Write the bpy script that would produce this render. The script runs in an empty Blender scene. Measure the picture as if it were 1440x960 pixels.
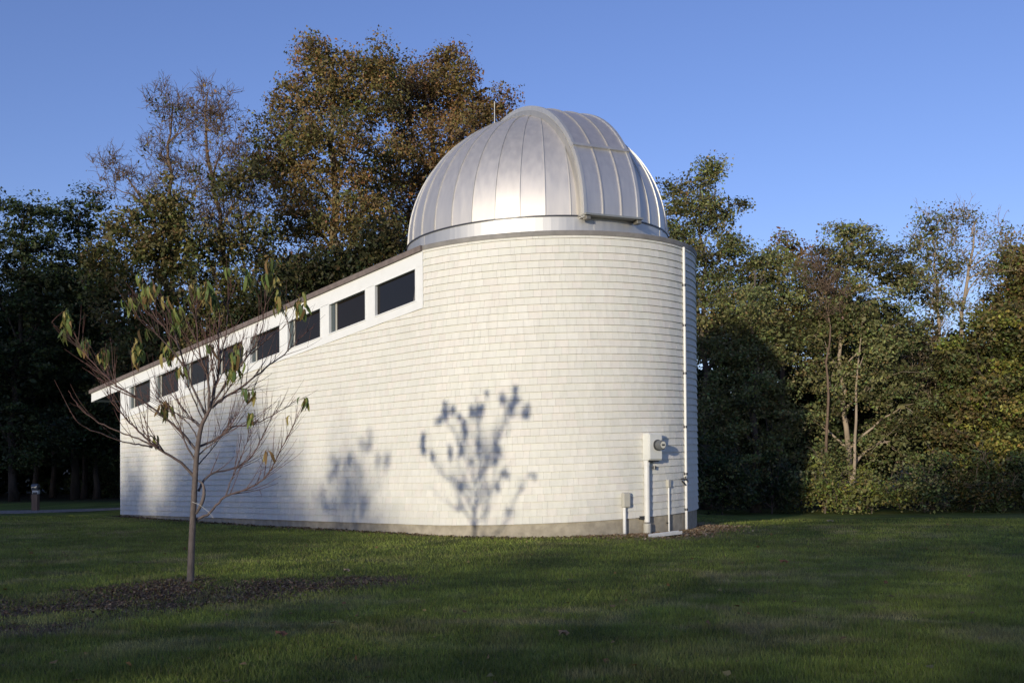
import bpy, math, random
import numpy as np
from mathutils import Vector, Matrix

random.seed(7)
rng = np.random.default_rng(7)
S = bpy.context.scene
COL = S.collection
PI = math.pi
R = math.radians

# ------------------------------------------------------------------ camera
HC = 1.32
TH, RO, F = R(0.94), R(0.4), 1400.0
cam_d = bpy.data.cameras.new('camera')
cam = bpy.data.objects.new('camera', cam_d)
COL.objects.link(cam)
cam.location = (0, 0, HC)
cam.rotation_euler = (Matrix.Rotation(PI / 2 + TH, 3, 'X') @ Matrix.Rotation(-RO, 3, 'Z')).to_euler()
cam_d.sensor_width = 36.0
cam_d.lens = 35.0
cam_d.shift_y = 147 / 1440
cam_d.clip_end = 3000
S.camera = cam

# ------------------------------------------------------------------ sky, sun, exposure
SUN_AZ, SUN_EL = R(24.0), R(8.0)           # light travels towards +X/+Y, sun low behind the camera's left
world = bpy.data.worlds.new('World')
S.world = world
world.use_nodes = True
wn = world.node_tree.nodes
sky = wn.new('ShaderNodeTexSky')
sky.sky_type = 'NISHITA'
sky.sun_disc = False
sky.sun_elevation = SUN_EL
sky.sun_rotation = PI + SUN_AZ
sky.altitude = 300
sky.air_density = 1.0
sky.dust_density = 0.3
sky.ozone_density = 2.2
wt = wn.new('ShaderNodeVectorMath'); wt.operation = 'MULTIPLY'      # the evening air is a little more violet-blue than the model's
wt.inputs[1].default_value = (0.82, 0.765, 1.09)
world.node_tree.links.new(sky.outputs[0], wt.inputs[0])
world.node_tree.links.new(wt.outputs[0], wn['Background'].inputs[0])
wn['Background'].inputs[1].default_value = 0.15
D_SUN = Vector((math.sin(SUN_AZ) * math.cos(SUN_EL), math.cos(SUN_AZ) * math.cos(SUN_EL), -math.sin(SUN_EL)))
sun_d = bpy.data.lights.new('sun', 'SUN')
sun_d.energy = 2.85
sun_d.angle = R(0.9)
sun_d.color = (1.0, 0.91, 0.73)
sun = bpy.data.objects.new('sun', sun_d)
COL.objects.link(sun)
sun.rotation_euler = D_SUN.to_track_quat('-Z', 'Y').to_euler()
S.view_settings.view_transform = 'Standard'
S.view_settings.look = 'None'
S.view_settings.exposure = 0.4
S.view_settings.gamma = 1.0
S.render.engine = 'CYCLES'
S.cycles.max_bounces = 6
S.cycles.transparent_max_bounces = 8

# ------------------------------------------------------------------ measuring helper: pixel of the photograph + distance -> point
_f = np.array([0, math.cos(TH), math.sin(TH)])
_u0 = np.array([0, -math.sin(TH), math.cos(TH)])
_r0 = np.array([1.0, 0, 0])
_rt = _r0 * math.cos(RO) - _u0 * math.sin(RO)
_up = _u0 * math.cos(RO) + _r0 * math.sin(RO)
def ray(px, py):
    d = _f + _rt * (px - 720) / F - _up * (py - 627) / F
    return d / d[1]
def at(px, py, Y):
    return np.array([0, 0, HC]) + ray(px, py) * Y

# ------------------------------------------------------------------ noise
class VN:
    def __init__(s, seed):
        s.t = np.random.default_rng(seed).random((256, 256))
    def one(s, x, y):
        xi = np.floor(x).astype(int); yi = np.floor(y).astype(int)
        fx = x - xi; fy = y - yi
        fx = fx * fx * (3 - 2 * fx); fy = fy * fy * (3 - 2 * fy)
        t = s.t
        a = t[xi % 256, yi % 256]; b = t[(xi + 1) % 256, yi % 256]
        c = t[xi % 256, (yi + 1) % 256]; d = t[(xi + 1) % 256, (yi + 1) % 256]
        return (a * (1 - fx) + b * fx) * (1 - fy) + (c * (1 - fx) + d * fx) * fy
    def __call__(s, x, y, oct=3):
        x = np.asarray(x, float); y = np.asarray(y, float)
        v = 0; a = 0.5; tot = 0
        for k in range(oct):
            v = v + a * s.one(x * 2 ** k + 17.3 * k, y * 2 ** k - 9.1 * k); tot += a; a *= 0.55
        return v / tot
N1, N2, N3 = VN(1), VN(2), VN(3)

# ------------------------------------------------------------------ materials
def mat(name):
    m = bpy.data.materials.new(name)
    m.use_nodes = True
    return m, m.node_tree.nodes, m.node_tree.links
def P(n): return n['Principled BSDF']
def simple(name, col, rough=0.6, metal=0.0, noise=0.0, nscale=8.0, bump=0.0, bscale=60.0, tint=False, spec=0.5, stretch=(1, 1, 1)):
    m, n, l = mat(name)
    p = P(n)
    p.inputs['Roughness'].default_value = rough
    p.inputs['Metallic'].default_value = metal
    p.inputs['Specular IOR Level'].default_value = spec
    src = None
    if tint:
        a = n.new('ShaderNodeAttribute'); a.attribute_name = 'tint'; src = a.outputs['Color']
    tc = n.new('ShaderNodeTexCoord')
    mp = n.new('ShaderNodeMapping'); mp.inputs['Scale'].default_value = stretch
    l.new(tc.outputs['Object'], mp.inputs[0])
    if noise > 0:
        t = n.new('ShaderNodeTexNoise'); t.inputs['Scale'].default_value = nscale; t.inputs['Detail'].default_value = 6
        l.new(mp.outputs[0], t.inputs[0])
        r = n.new('ShaderNodeMapRange'); r.inputs[3].default_value = 1 - noise; r.inputs[4].default_value = 1 + noise
        r.inputs[1].default_value = 0.3; r.inputs[2].default_value = 0.7
        l.new(t.outputs[0], r.inputs[0])
        v = n.new('ShaderNodeVectorMath'); v.operation = 'SCALE'
        if src is not None: l.new(src, v.inputs[0])
        else: v.inputs[0].default_value = col
        l.new(r.outputs[0], v.inputs['Scale'])
        src = v.outputs[0]
    if src is not None: l.new(src, p.inputs['Base Color'])
    else: p.inputs['Base Color'].default_value = (*col, 1)
    if bump > 0:
        t = n.new('ShaderNodeTexNoise'); t.inputs['Scale'].default_value = bscale; t.inputs['Detail'].default_value = 5
        l.new(mp.outputs[0], t.inputs[0])
        b = n.new('ShaderNodeBump'); b.inputs['Strength'].default_value = bump; b.inputs['Distance'].default_value = 0.01
        l.new(t.outputs[0], b.inputs['Height']); l.new(b.outputs[0], p.inputs['Normal'])
    return m
def leaf_mat(name, trans=0.3):
    m, n, l = mat(name)
    p = P(n); p.inputs['Roughness'].default_value = 0.55; p.inputs['Specular IOR Level'].default_value = 0.3
    a = n.new('ShaderNodeAttribute'); a.attribute_name = 'tint'
    l.new(a.outputs['Color'], p.inputs['Base Color'])
    tr = n.new('ShaderNodeBsdfTranslucent'); l.new(a.outputs['Color'], tr.inputs[0])
    mx = n.new('ShaderNodeMixShader'); mx.inputs[0].default_value = trans
    l.new(p.outputs[0], mx.inputs[1]); l.new(tr.outputs[0], mx.inputs[2])
    l.new(mx.outputs[0], n['Material Output'].inputs[0])
    return m
M = {}
M['shingle'] = simple('painted_shingle', (.7, .7, .66), 0.75, noise=0.045, nscale=14, bump=0.25, bscale=90, tint=True, spec=0.25, stretch=(1, 1, .22))
M['sheath'] = simple('sheathing', (.15, .145, .14), 0.9)
M['trim'] = simple('white_trim', (.78, .78, .76), 0.5, noise=0.03, nscale=5, bump=0.05)
M['concrete'] = simple('concrete', (.36, .32, .25), 0.9, noise=0.2, nscale=7, bump=0.6, bscale=25, spec=0.2)
M['roofing'] = simple('brown_roof_edge', (.17, .135, .12), 0.7, noise=0.2, nscale=9, bump=0.2)
M['roof_grey'] = simple('grey_cap_flashing', (.22, .205, .19), 0.6, noise=0.18, nscale=6, bump=0.2)
M['glass'] = simple('dark_window_glass', (.014, .013, .013), 0.06, spec=0.3)
M['sash'] = simple('grey_sash', (.07, .088, .09), 0.35)
M['glass_brown'] = simple('dark_brown_glass', (.016, .013, .011), 0.05, spec=0.22)
M['plastic_grey'] = simple('beige_plastic', (.46, .44, .38), 0.5, noise=0.04)
M['paint_grey'] = simple('painted_metal_box', (.66, .66, .62), 0.45, noise=0.04, bump=0.03)
M['pvc'] = simple('white_pipe', (.70, .69, .66), 0.45, noise=0.06, nscale=10)
M['dark_metal'] = simple('dark_metal', (.07, .07, .075), 0.4, metal=0.6)
M['meter'] = simple('meter_grey', (.12, .125, .13), 0.2, spec=0.6)
M['dial'] = simple('meter_dial', (.6, .58, .5), 0.4)
M['wood_post'] = simple('weathered_wood', (.20, .13, .085), 0.85, noise=0.25, nscale=9, bump=0.4, stretch=(1, 1, .15))
M['bark'] = simple('grey_bark', (.13, .105, .085), 0.9, noise=0.35, nscale=6, bump=1.0, bscale=16, spec=0.15, stretch=(1, 1, .3))
M['bark_pale'] = simple('pale_bark', (.33, .26, .19), 0.9, noise=0.25, nscale=5, bump=0.6, bscale=14, spec=0.15, stretch=(1, 1, .3))
M['bark_tan'] = simple('tan_bark', (.15, .105, .075), 0.9, noise=0.3, nscale=6, bump=0.8, bscale=16, spec=0.15, stretch=(1, 1, .3))
M['bark_shaded'] = simple('shaded_bark', (.05, .042, .034), 0.95, noise=0.35, nscale=6, bump=0.8, bscale=16, spec=0.1, stretch=(1, 1, .3))  # bark darkened to put the wood's deep shade into its colour
M['bark_sap'] = simple('sapling_bark', (.17, .125, .105), 0.7, noise=0.25, nscale=25, bump=0.5, bscale=60, tint=True, spec=0.3, stretch=(1, 1, .5))
M['leaf'] = leaf_mat('leaf', 0.28)
M['leaf_sap'] = leaf_mat('drooping_leaf', 0.35)
M['grass'] = leaf_mat('grass_blade', 0.25)
M['debris'] = simple('debris', (.2, .13, .08), 0.9, tint=True, spec=0.1)
M['gravel'] = simple('gravel', (.30, .255, .205), 0.95, noise=0.35, nscale=14, bump=0.8, bscale=60, spec=0.1)
M['string'] = simple('string', (.55, .53, .48), 0.8)

def metal_mat(name, col, rough):
    m, n, l = mat(name)
    p = P(n); p.inputs['Metallic'].default_value = 0.78
    tc = n.new('ShaderNodeTexCoord')
    mp = n.new('ShaderNodeMapping'); mp.inputs['Scale'].default_value = (5, 5, .35)
    l.new(tc.outputs['Object'], mp.inputs[0])
    t = n.new('ShaderNodeTexNoise'); t.inputs['Scale'].default_value = 2.6; t.inputs['Detail'].default_value = 7
    l.new(mp.outputs[0], t.inputs[0])
    r = n.new('ShaderNodeMapRange'); r.inputs[1].default_value = .3; r.inputs[2].default_value = .7
    r.inputs[3].default_value = rough - .03; r.inputs[4].default_value = rough + .04
    l.new(t.outputs[0], r.inputs[0]); l.new(r.outputs[0], p.inputs['Roughness'])
    r2 = n.new('ShaderNodeMapRange'); r2.inputs[1].default_value = .25; r2.inputs[2].default_value = .75
    r2.inputs[3].default_value = .93; r2.inputs[4].default_value = 1.04
    l.new(t.outputs[0], r2.inputs[0])
    a = n.new('ShaderNodeAttribute'); a.attribute_name = 'tint'
    v = n.new('ShaderNodeVectorMath'); v.operation = 'SCALE'
    l.new(a.outputs['Color'], v.inputs[0]); l.new(r2.outputs[0], v.inputs['Scale'])
    l.new(v.outputs[0], p.inputs['Base Color'])
    t2 = n.new('ShaderNodeTexNoise'); t2.inputs['Scale'].default_value = 1.7; t2.inputs['Detail'].default_value = 2
    l.new(tc.outputs['Object'], t2.inputs[0])
    b = n.new('ShaderNodeBump'); b.inputs['Strength'].default_value = .07; b.inputs['Distance'].default_value = .03
    l.new(t2.outputs[0], b.inputs['Height']); l.new(b.outputs[0], p.inputs['Normal'])
    return m
M['alu'] = metal_mat('brushed_aluminium', None, 0.56)

# ------------------------------------------------------------------ object helpers
def tag(o, label=None, cat=None, group=None, kind=None):
    if label: o['label'] = label
    if cat: o['category'] = cat
    if group: o['group'] = group
    if kind: o['kind'] = kind
    return o
def empty(name, loc=(0, 0, 0)):
    o = bpy.data.objects.new(name, None)
    o.empty_display_size = 0.2
    COL.objects.link(o); o.location = loc
    return o
def link(name, me, parent=None, loc=None):
    o = bpy.data.objects.new(name, me)
    COL.objects.link(o)
    if parent is not None:
        o.parent = parent
        if loc is None:
            pl = Vector((0, 0, 0)); q = parent
            while q is not None:
                pl += q.location; q = q.parent
            o.location = -pl                      # meshes are written in world coordinates
    if loc is not None: o.location = loc
    return o
def mesh(name, V, Fc, m, col=None, smooth=False):
    """V: list/array of verts, Fc: list of faces or int array (n,k)"""
    me = bpy.data.meshes.new(name)
    V = np.asarray(V, dtype=np.float32)
    if isinstance(Fc, np.ndarray):
        k = Fc.shape[1]; nf = len(Fc)
        me.vertices.add(len(V)); me.vertices.foreach_set('co', V.ravel())
        me.loops.add(nf * k); me.loops.foreach_set('vertex_index', Fc.astype(np.int32).ravel())
        me.polygons.add(nf)
        me.polygons.foreach_set('loop_start', np.arange(0, nf * k, k, dtype=np.int32))
        me.polygons.foreach_set('loop_total', np.full(nf, k, dtype=np.int32))
        me.update(calc_edges=True)
    else:
        me.from_pydata([tuple(map(float, v)) for v in V], [], Fc)
        me.update()
    if smooth:
        me.polygons.foreach_set('use_smooth', np.ones(len(me.polygons), dtype=bool))
    if col is not None:
        c = np.asarray(col, dtype=np.float32)
        if c.ndim == 1: c = np.tile(c, (len(V), 1))
        a = me.attributes.new('tint', 'FLOAT_COLOR', 'POINT')
        a.data.foreach_set('color', np.hstack([c, np.ones((len(V), 1), np.float32)]).ravel())
    me.materials.append(m)
    return me
class MB:
    """collects geometry for ONE mesh"""
    def __init__(s): s.v = []; s.f = []; s.c = []
    def add(s, V, Fc, col=None):
        b = len(s.v)
        s.v.extend([tuple(v) for v in V]); s.f.extend([tuple(i + b for i in f) for f in Fc])
        s.c.extend([col or (1, 1, 1)] * len(V))
        return s
    def box(s, c, sz, rz=0.0, col=None, ax=None):
        ca, sa = math.cos(rz), math.sin(rz)
        V = []
        for dz in (-1, 1):
            for dx, dy in ((-1, -1), (1, -1), (1, 1), (-1, 1)):
                x, y, z = dx * sz[0] / 2, dy * sz[1] / 2, dz * sz[2] / 2
                V.append((c[0] + x * ca - y * sa, c[1] + x * sa + y * ca, c[2] + z))
        return s.add(V, [(3, 2, 1, 0), (4, 5, 6, 7), (0, 1, 5, 4), (1, 2, 6, 5), (2, 3, 7, 6), (3, 0, 4, 7)], col)
    def hexa(s, P8, col=None):
        """8 points: bottom ring 0-3 then top ring 4-7"""
        return s.add(P8, [(3, 2, 1, 0), (4, 5, 6, 7), (0, 1, 5, 4), (1, 2, 6, 5), (2, 3, 7, 6), (3, 0, 4, 7)], col)
    def tube(s, pts, rad, n=6, col=None, cap=True):
        pts = [np.array(p, float) for p in pts]
        if not hasattr(rad, '__len__'): rad = [rad] * len(pts)
        V = []; Fc = []
        ref = np.array([0.13, 0.27, 0.95])
        prev = None
        for i, p in enumerate(pts):
            d = (pts[min(i + 1, len(pts) - 1)] - pts[max(i - 1, 0)])
            d = d / (np.linalg.norm(d) + 1e-9)
            if prev is None:
                a = np.cross(d, ref if abs(d @ ref) < .9 else np.array([1., 0, 0]))
            else:
                a = prev - d * (prev @ d)
            a /= np.linalg.norm(a) + 1e-9; prev = a
            b = np.cross(d, a)
            for k in range(n):
                t = 2 * PI * k / n
                V.append(p + (a * math.cos(t) + b * math.sin(t)) * rad[i])
        for i in range(len(pts) - 1):
            for k in range(n):
                k2 = (k + 1) % n
                Fc.append((i * n + k, i * n + k2, (i + 1) * n + k2, (i + 1) * n + k))
        if cap:
            Fc.append(tuple(range(n - 1, -1, -1))); Fc.append(tuple(range((len(pts) - 1) * n, len(pts) * n)))
        return s.add(V, Fc, col)
    def build(s, name, m, parent=None, smooth=False, bevel=0):
        me = mesh(name, s.v, s.f, m, np.array(s.c), smooth)
        o = link(name, me, parent)
        if bevel:
            b = o.modifiers.new('bevel', 'BEVEL'); b.width = bevel; b.segments = 2
        return o

# ------------------------------------------------------------------ the building's plan and datum
CX0, CY0, RT, RD = 0.5477, 20.497, 3.205, 2.656
P0 = np.array([-1.6804, 18.1933])               # where the flat wall meets the round end
DW = np.array([-0.71881, 0.69520])              # along the flat wall, away to the left
NW = np.array([-0.69520, -0.71881])             # out of the flat wall
TA, TB = 0.0323, 0.0105                          # the floor follows the lawn's slight grade
LW = 12.23
def bz(x, y, z): return HC + TA * x + TB * y + z
BASE, TOP, COURSE = -1.258, 3.74, 0.127
SL = 0.1141                                      # roof fall along the wall
def roofline(t): return 3.737 - SL * max(t + 0.13, 0)
ARC = PI * RT
LTOT = LW + ARC + LW + 2 * RT
A0 = math.atan2(NW[1], NW[0])
def plan(s):
    """s runs from the far left corner along the flat front wall, round the tower, back along the rear wall and the end wall"""
    if s <= LW:
        t = LW - s
        return P0 + DW * t, NW, t
    s2 = s - LW
    if s2 <= ARC:
        a = A0 + s2 / RT
        n = np.array([math.cos(a), math.sin(a)])
        return np.array([CX0, CY0]) + n * RT, n, -s2
    s3 = s2 - ARC
    if s3 <= LW:
        return P0 - NW * 2 * RT + DW * s3, -NW, s3
    s4 = s3 - LW
    return P0 + DW * LW - NW * 2 * RT + NW * s4, DW, LW
def wp(s, off, z):
    p, n, t = plan(s)
    q = p + n * off
    return (q[0], q[1], bz(q[0], q[1], z))
def ztop(s):
    p, n, t = plan(s)
    return roofline(t) if t > -0.13 else TOP

# ------------------------------------------------------------------ GROUND
def gz(x, y):
    x = np.asarray(x, float); y = np.asarray(y, float)
    z = 0.05 * (N1(x * .22 + 5, y * .22, 2) - .5) * np.clip((y - 2) / 6, 0, 1)
    z = z + 0.022 * (N2(x * 1.1, y * 1.1, 3) - .5)
    near = np.exp(-(((x - 0) / 9) ** 2 + ((y - 18) / 4) ** 2))
    z = z * (1 - .6 * near) + .055 * np.clip(near, 0, 1)
    z = z - 0.46 * np.clip((y - 20) / 14, 0, 1) ** .9 * np.clip((x - 2.5) / 4, 0, 1)
    z = z + 0.05 * np.exp(-(((x + 3.6) / 1.2) ** 2 + ((y - 11.0) / .9) ** 2)) - 0.03
    hx = np.clip((y - 60) / 200, 0, 1)
    return z - hx * 1.0
def dirt_mask(x, y):
    x = np.asarray(x, float); y = np.asarray(y, float)
    n = N3(x * 1.6, y * 1.6, 4) - .5
    def el(cx, cy, rx, ry): return 1 - np.sqrt(((x - cx) / rx) ** 2 + ((y - cy) / ry) ** 2)
    m = np.maximum.reduce([el(-3.7, 10.2, 1.9, 1.6), el(-2.5, 11.0, 1.4, .95), el(-5.2, 9.4, 1.7, 1.4) * .85, el(-1.85, 11.6, .8, .6) * .9, el(-4.4, 8.3, 1.3, .7) * .55])
    m = np.clip(m * 1.7 + n * 2.0, 0, 1) * .96
    dx = x - CX0; dy = y - CY0
    dist_c = np.sqrt(dx * dx + dy * dy) - RT
    qx = x - P0[0]; qy = y - P0[1]
    t = qx * DW[0] + qy * DW[1]; o = qx * NW[0] + qy * NW[1]
    dist_w = np.where((t > 0) & (t < LW + .5), np.abs(o), 99)
    dist = np.where(t < 0, dist_c, dist_w)
    e = np.clip(1.15 - dist / .42 + n * 1.6, 0, 1)
    ex = np.clip((x - 1.2) / 1.0, 0, 1) * np.clip((5.4 - x) / 1.2, 0, 1) * np.clip(1.25 - dist / 1.15 + n * 1.6, 0, 1)
    e = np.maximum(e, ex)
    return np.clip(np.maximum(m, e), 0, 1)
def turf_col(x, y):
    """albedo of the turf: greener and drier patches"""
    a = N1(x * .55 + 3, y * .9, 4)[:, None]; b = N2(x * 2.1, y * 3.0, 3)[:, None]
    g1 = np.array([.125, .158, .034]); g2 = np.array([.200, .238, .046]); dry = np.array([.30, .25, .13])
    c = g1 + (g2 - g1) * np.clip((a - .36) * 3.6, 0, 1)
    k = np.clip((b - .48) * 3.6, 0, 1) * .75 * np.clip((N3(x * .35, y * .35, 2)[:, None] - .3) * 3, 0, 1)
    c = c * (1 - k) + dry * k
    return c * (.74 + .52 * np.clip((N3(x * 3.3 + 7, y * 4.4, 4)[:, None] - .5) * 2.2 + .5, 0, 1))
def axis(lo, hi, fine, ext):
    a = list(np.arange(lo, hi + 1e-6, fine)); st = fine
    b = hi
    while b < ext:
        st *= 1.35; b += st; a.append(b)
    st = fine; b = lo
    while b > -ext:
        st *= 1.35; b -= st; a.insert(0, b)
    return np.array(a)
gx = axis(-15, 12, .135, 900); gy = axis(3, 28, .135, 900)
X, Y = np.meshgrid(gx, gy); x = X.ravel(); y = Y.ravel()
V = np.stack([x, y, gz(x, y)], 1)
nx_, ny_ = len(gx), len(gy)
ii = np.arange(nx_ - 1)[None, :] + nx_ * np.arange(ny_ - 1)[:, None]
Q = np.stack([ii, ii + 1, ii + nx_ + 1, ii + nx_], -1).reshape(-1, 4)
tc_ = turf_col(x, y) * .75
dm = dirt_mask(x, y)[:, None]
soil = np.array([.135, .088, .060]) * (0.75 + .5 * N2(x * 5, y * 5, 3)[:, None])
tan_ = np.array([.27, .185, .115])
nearb = np.clip((x - .2) / 1.5, 0, 1)[:, None] * np.clip((y - 15) / 1.5, 0, 1)[:, None]
soil = soil * (1 - nearb) + tan_ * nearb * (0.7 + .6 * N2(x * 4, y * 4, 3)[:, None])
shaded_litter = np.clip((y - 35.5) / 3, 0, 1)[:, None]  # leaf litter under the trees, darkened to stand for deep wood shade
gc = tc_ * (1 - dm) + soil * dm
gc = gc * (1 - shaded_litter) + np.array([.035, .03, .02]) * shaded_litter
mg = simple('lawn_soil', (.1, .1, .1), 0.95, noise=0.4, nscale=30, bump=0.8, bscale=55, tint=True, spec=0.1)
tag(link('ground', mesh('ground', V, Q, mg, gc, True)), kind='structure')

# gravel path on the left
pm = MB()
pts_l = [(-30, 27.4), (-22, 28.2), (-17, 28.7), (-14.0, 29.2), (-12.4, 30.0), (-11.2, 31.5)]
ring = []
for i, (a, b) in enumerate(pts_l):
    w = [1.1, 1.1, 1.0, .95, .8, .7][i]
    ring.append((a, b, w))
Vp = []; Fp = []
for i, (a, b, w) in enumerate(ring):
    for k in range(7):
        yy = b - w * (k / 6 - .5) * 2
        Vp.append((a, yy, float(gz(a, yy)) + .012 + .03 * (1 - abs(k / 3 - 1) ** 2)))
for i in range(len(ring) - 1):
    for k in range(6):
        j = i * 7 + k; Fp.append((j, j + 7, j + 8, j + 1))
tag(link('path', mesh('path', Vp, Fp, M['gravel'], None, True)), kind='structure')

# grass blades (nobody could count them)
def blades(n, ylo, yhi, power, hmin, hmax, wd):
    u = rng.random(n)
    a = 1 - power
    yy = (ylo ** a + u * (yhi ** a - ylo ** a)) ** (1 / a)
    xx = (rng.random(n) - .5) * 2 * (yy * .56 + .6)
    keep = dirt_mask(xx, yy) < rng.random(n) * 1.1
    dxc = np.hypot(xx - CX0, yy - CY0); qx = xx - P0[0]; qy = yy - P0[1]
    t = qx * DW[0] + qy * DW[1]; o = qx * NW[0] + qy * NW[1]
    inside = (dxc < RT + .02) | ((t > 0) & (t < LW + .1) & (o < .03) & (o > -2 * RT))
    keep &= ~inside
    # thin out by a mowing/wear pattern
    keep &= N2(xx * 3.1, yy * 3.1, 2) > .18 * rng.random(n)
    xx = xx[keep]; yy = yy[keep]; n = len(xx)
    zz = gz(xx, yy)
    h = (hmin + (hmax - hmin) * rng.random(n)) * (.6 + .8 * N1(xx * 1.7, yy * 1.7, 2))
    az = rng.random(n) * 2 * PI
    lean = rng.random(n) * .9
    az2 = rng.random(n) * 2 * PI
    w = wd * (.6 + .8 * rng.random(n)) * np.clip(yy / 8, 1, 3)
    b = np.stack([xx, yy, zz - .004], 1)
    s_ = np.stack([np.cos(az), np.sin(az), np.zeros(n)], 1) * w[:, None] / 2
    tip = b + np.stack([np.cos(az2) * lean * h, np.sin(az2) * lean * h, h], 1)
    V = np.stack([b - s_, b + s_, tip], 1).reshape(-1, 3)
    Fq = np.arange(3 * n).reshape(-1, 3)
    c = turf_col(xx, yy) * (.75 + .8 * rng.random(n))[:, None]
    dry = rng.random(n) < .07
    c[dry] = np.array([.22, .18, .09]) * (.6 + .6 * rng.random(dry.sum()))[:, None]
    return V, Fq, np.repeat(c, 3, 0)
Vb, Fb, Cb = blades(500000, 5.2, 27, 1.9, .022, .05, .006)
tag(link('grass', mesh('grass', Vb, Fb, M['grass'], Cb)), 'short mown lawn grass with greener and drier patches', 'grass', kind='stuff')

# dead grass, mulch and leaf crumbs along the base of the wall and round the sapling
def crumbs(n, fx, lo, hi, cols):
    V = []; Fc = []; C = []
    k = 0; tries = 0
    xs, ys = fx(n * 4)
    m = dirt_mask(xs, ys) > rng.random(len(xs)) * .9 + .1
    dxc = np.hypot(xs - CX0, ys - CY0); qx = xs - P0[0]; qy = ys - P0[1]
    t = qx * DW[0] + qy * DW[1]; o = qx * NW[0] + qy * NW[1]
    m &= ~((dxc < RT + .02) | ((t > 0) & (t < LW) & (o < .02) & (o > -2 * RT)))
    xs = xs[m][:n]; ys = ys[m][:n]; n = len(xs)
    L = lo + (hi - lo) * rng.random(n); az = rng.random(n) * 2 * PI; el = (rng.random(n) - .3) * .9
    b = np.stack([xs, ys, gz(xs, ys) + .004], 1)
    d = np.stack([np.cos(az) * np.cos(el), np.sin(az) * np.cos(el), np.abs(np.sin(el))], 1) * L[:, None]
    s_ = np.stack([-np.sin(az), np.cos(az), rng.random(n) * .6], 1) * (L * (.12 + .3 * rng.random(n)))[:, None]
    V = np.stack([b, b + d * .5 + s_, b + d, b + d * .5 - s_], 1).reshape(-1, 3)
    c = np.array(cols)[rng.integers(0, len(cols), n)] * (.5 + .9 * rng.random(n))[:, None]
    return V, np.arange(4 * n).reshape(-1, 4), np.repeat(c, 4, 0)
def near_sapling(n): return rng.normal(-3.4, 1.5, n), rng.normal(10.3, 1.3, n)
def near_wall(n):
    s = rng.random(n) * (LW + 4.9); o = np.abs(rng.normal(0, .28, n)); xs = []; ys = []
    for a, b in zip(s, o):
        p, nn, _ = plan(a); xs.append(p[0] + nn[0] * b); ys.append(p[1] + nn[1] * b)
    return np.array(xs), np.array(ys)
def near_meter(n):
    ph = R(10) + rng.random(n) * R(75); o = RT + np.abs(rng.normal(0, .45, n))
    return CX0 + np.sin(ph) * o, CY0 - np.cos(ph) * o
Vc, Fc_, Cc = crumbs(14000, near_sapling, .012, .045, [(.15, .095, .06), (.21, .14, .085), (.10, .07, .05), (.26, .19, .12)])
tag(link('mulch', mesh('mulch', Vc, Fc_, M['debris'], Cc)), 'dark mulch and dead leaves scattered round the sapling', 'mulch', kind='stuff')
a1 = crumbs(3500, near_wall, .02, .07, [(.22, .15, .09), (.14, .10, .06), (.28, .21, .12)])
a2 = crumbs(12000, near_meter, .02, .075, [(.34, .23, .14), (.24, .16, .09), (.42, .32, .2)])
tag(link('debris', mesh('debris', np.vstack([a1[0], a2[0]]), np.vstack([a1[1], a2[1] + len(a1[0])]), M['debris'], np.vstack([a1[2], a2[2]]))),
    'brown dead grass and mulch along the foot of the white wall', 'debris', kind='stuff')

# ------------------------------------------------------------------ BUILDING
bld = empty('observatory_building', (CX0, CY0, bz(CX0, CY0, BASE)))
tag(bld, 'white shingled building with a round end and sloping roof', 'building')

# foundation
def wall_strip(name, off0, off1, z0f, z1f, m, col=None, s0=0, s1=LTOT, step=.22, absz0=None):
    n = int((s1 - s0) / step) + 1
    b = MB(); ss = [s0 + (s1 - s0) * i / n for i in range(n + 1)]
    V = []; Fc = []
    for s in ss:
        for off, zf in ((off0, z0f), (off1, z0f), (off1, z1f), (off0, z1f)):
            q = list(wp(s, off, zf(s)))
            if absz0 is not None and zf is z0f: q[2] = absz0
            V.append(q)
    for i in range(n):
        for k in range(4):
            a = i * 4 + k; c = i * 4 + (k + 1) % 4
            Fc.append((a, a + 4, c + 4, c))
    Fc.append((3, 2, 1, 0)); Fc.append((4 * n, 4 * n + 1, 4 * n + 2, 4 * n + 3))
    b.add(V, Fc, col)
    return b.build(name, m, bld)
wall_strip('foundation', -.2, -.012, lambda s: BASE - .6, lambda s: BASE - .002, M['concrete'], absz0=-.5)
wall_strip('wall', -.15, -.004, lambda s: BASE, lambda s: (2.835 - SL * plan(s)[2] - .03) if s < LW + .0 else ztop(s) - .03, M['sheath'])

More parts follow.
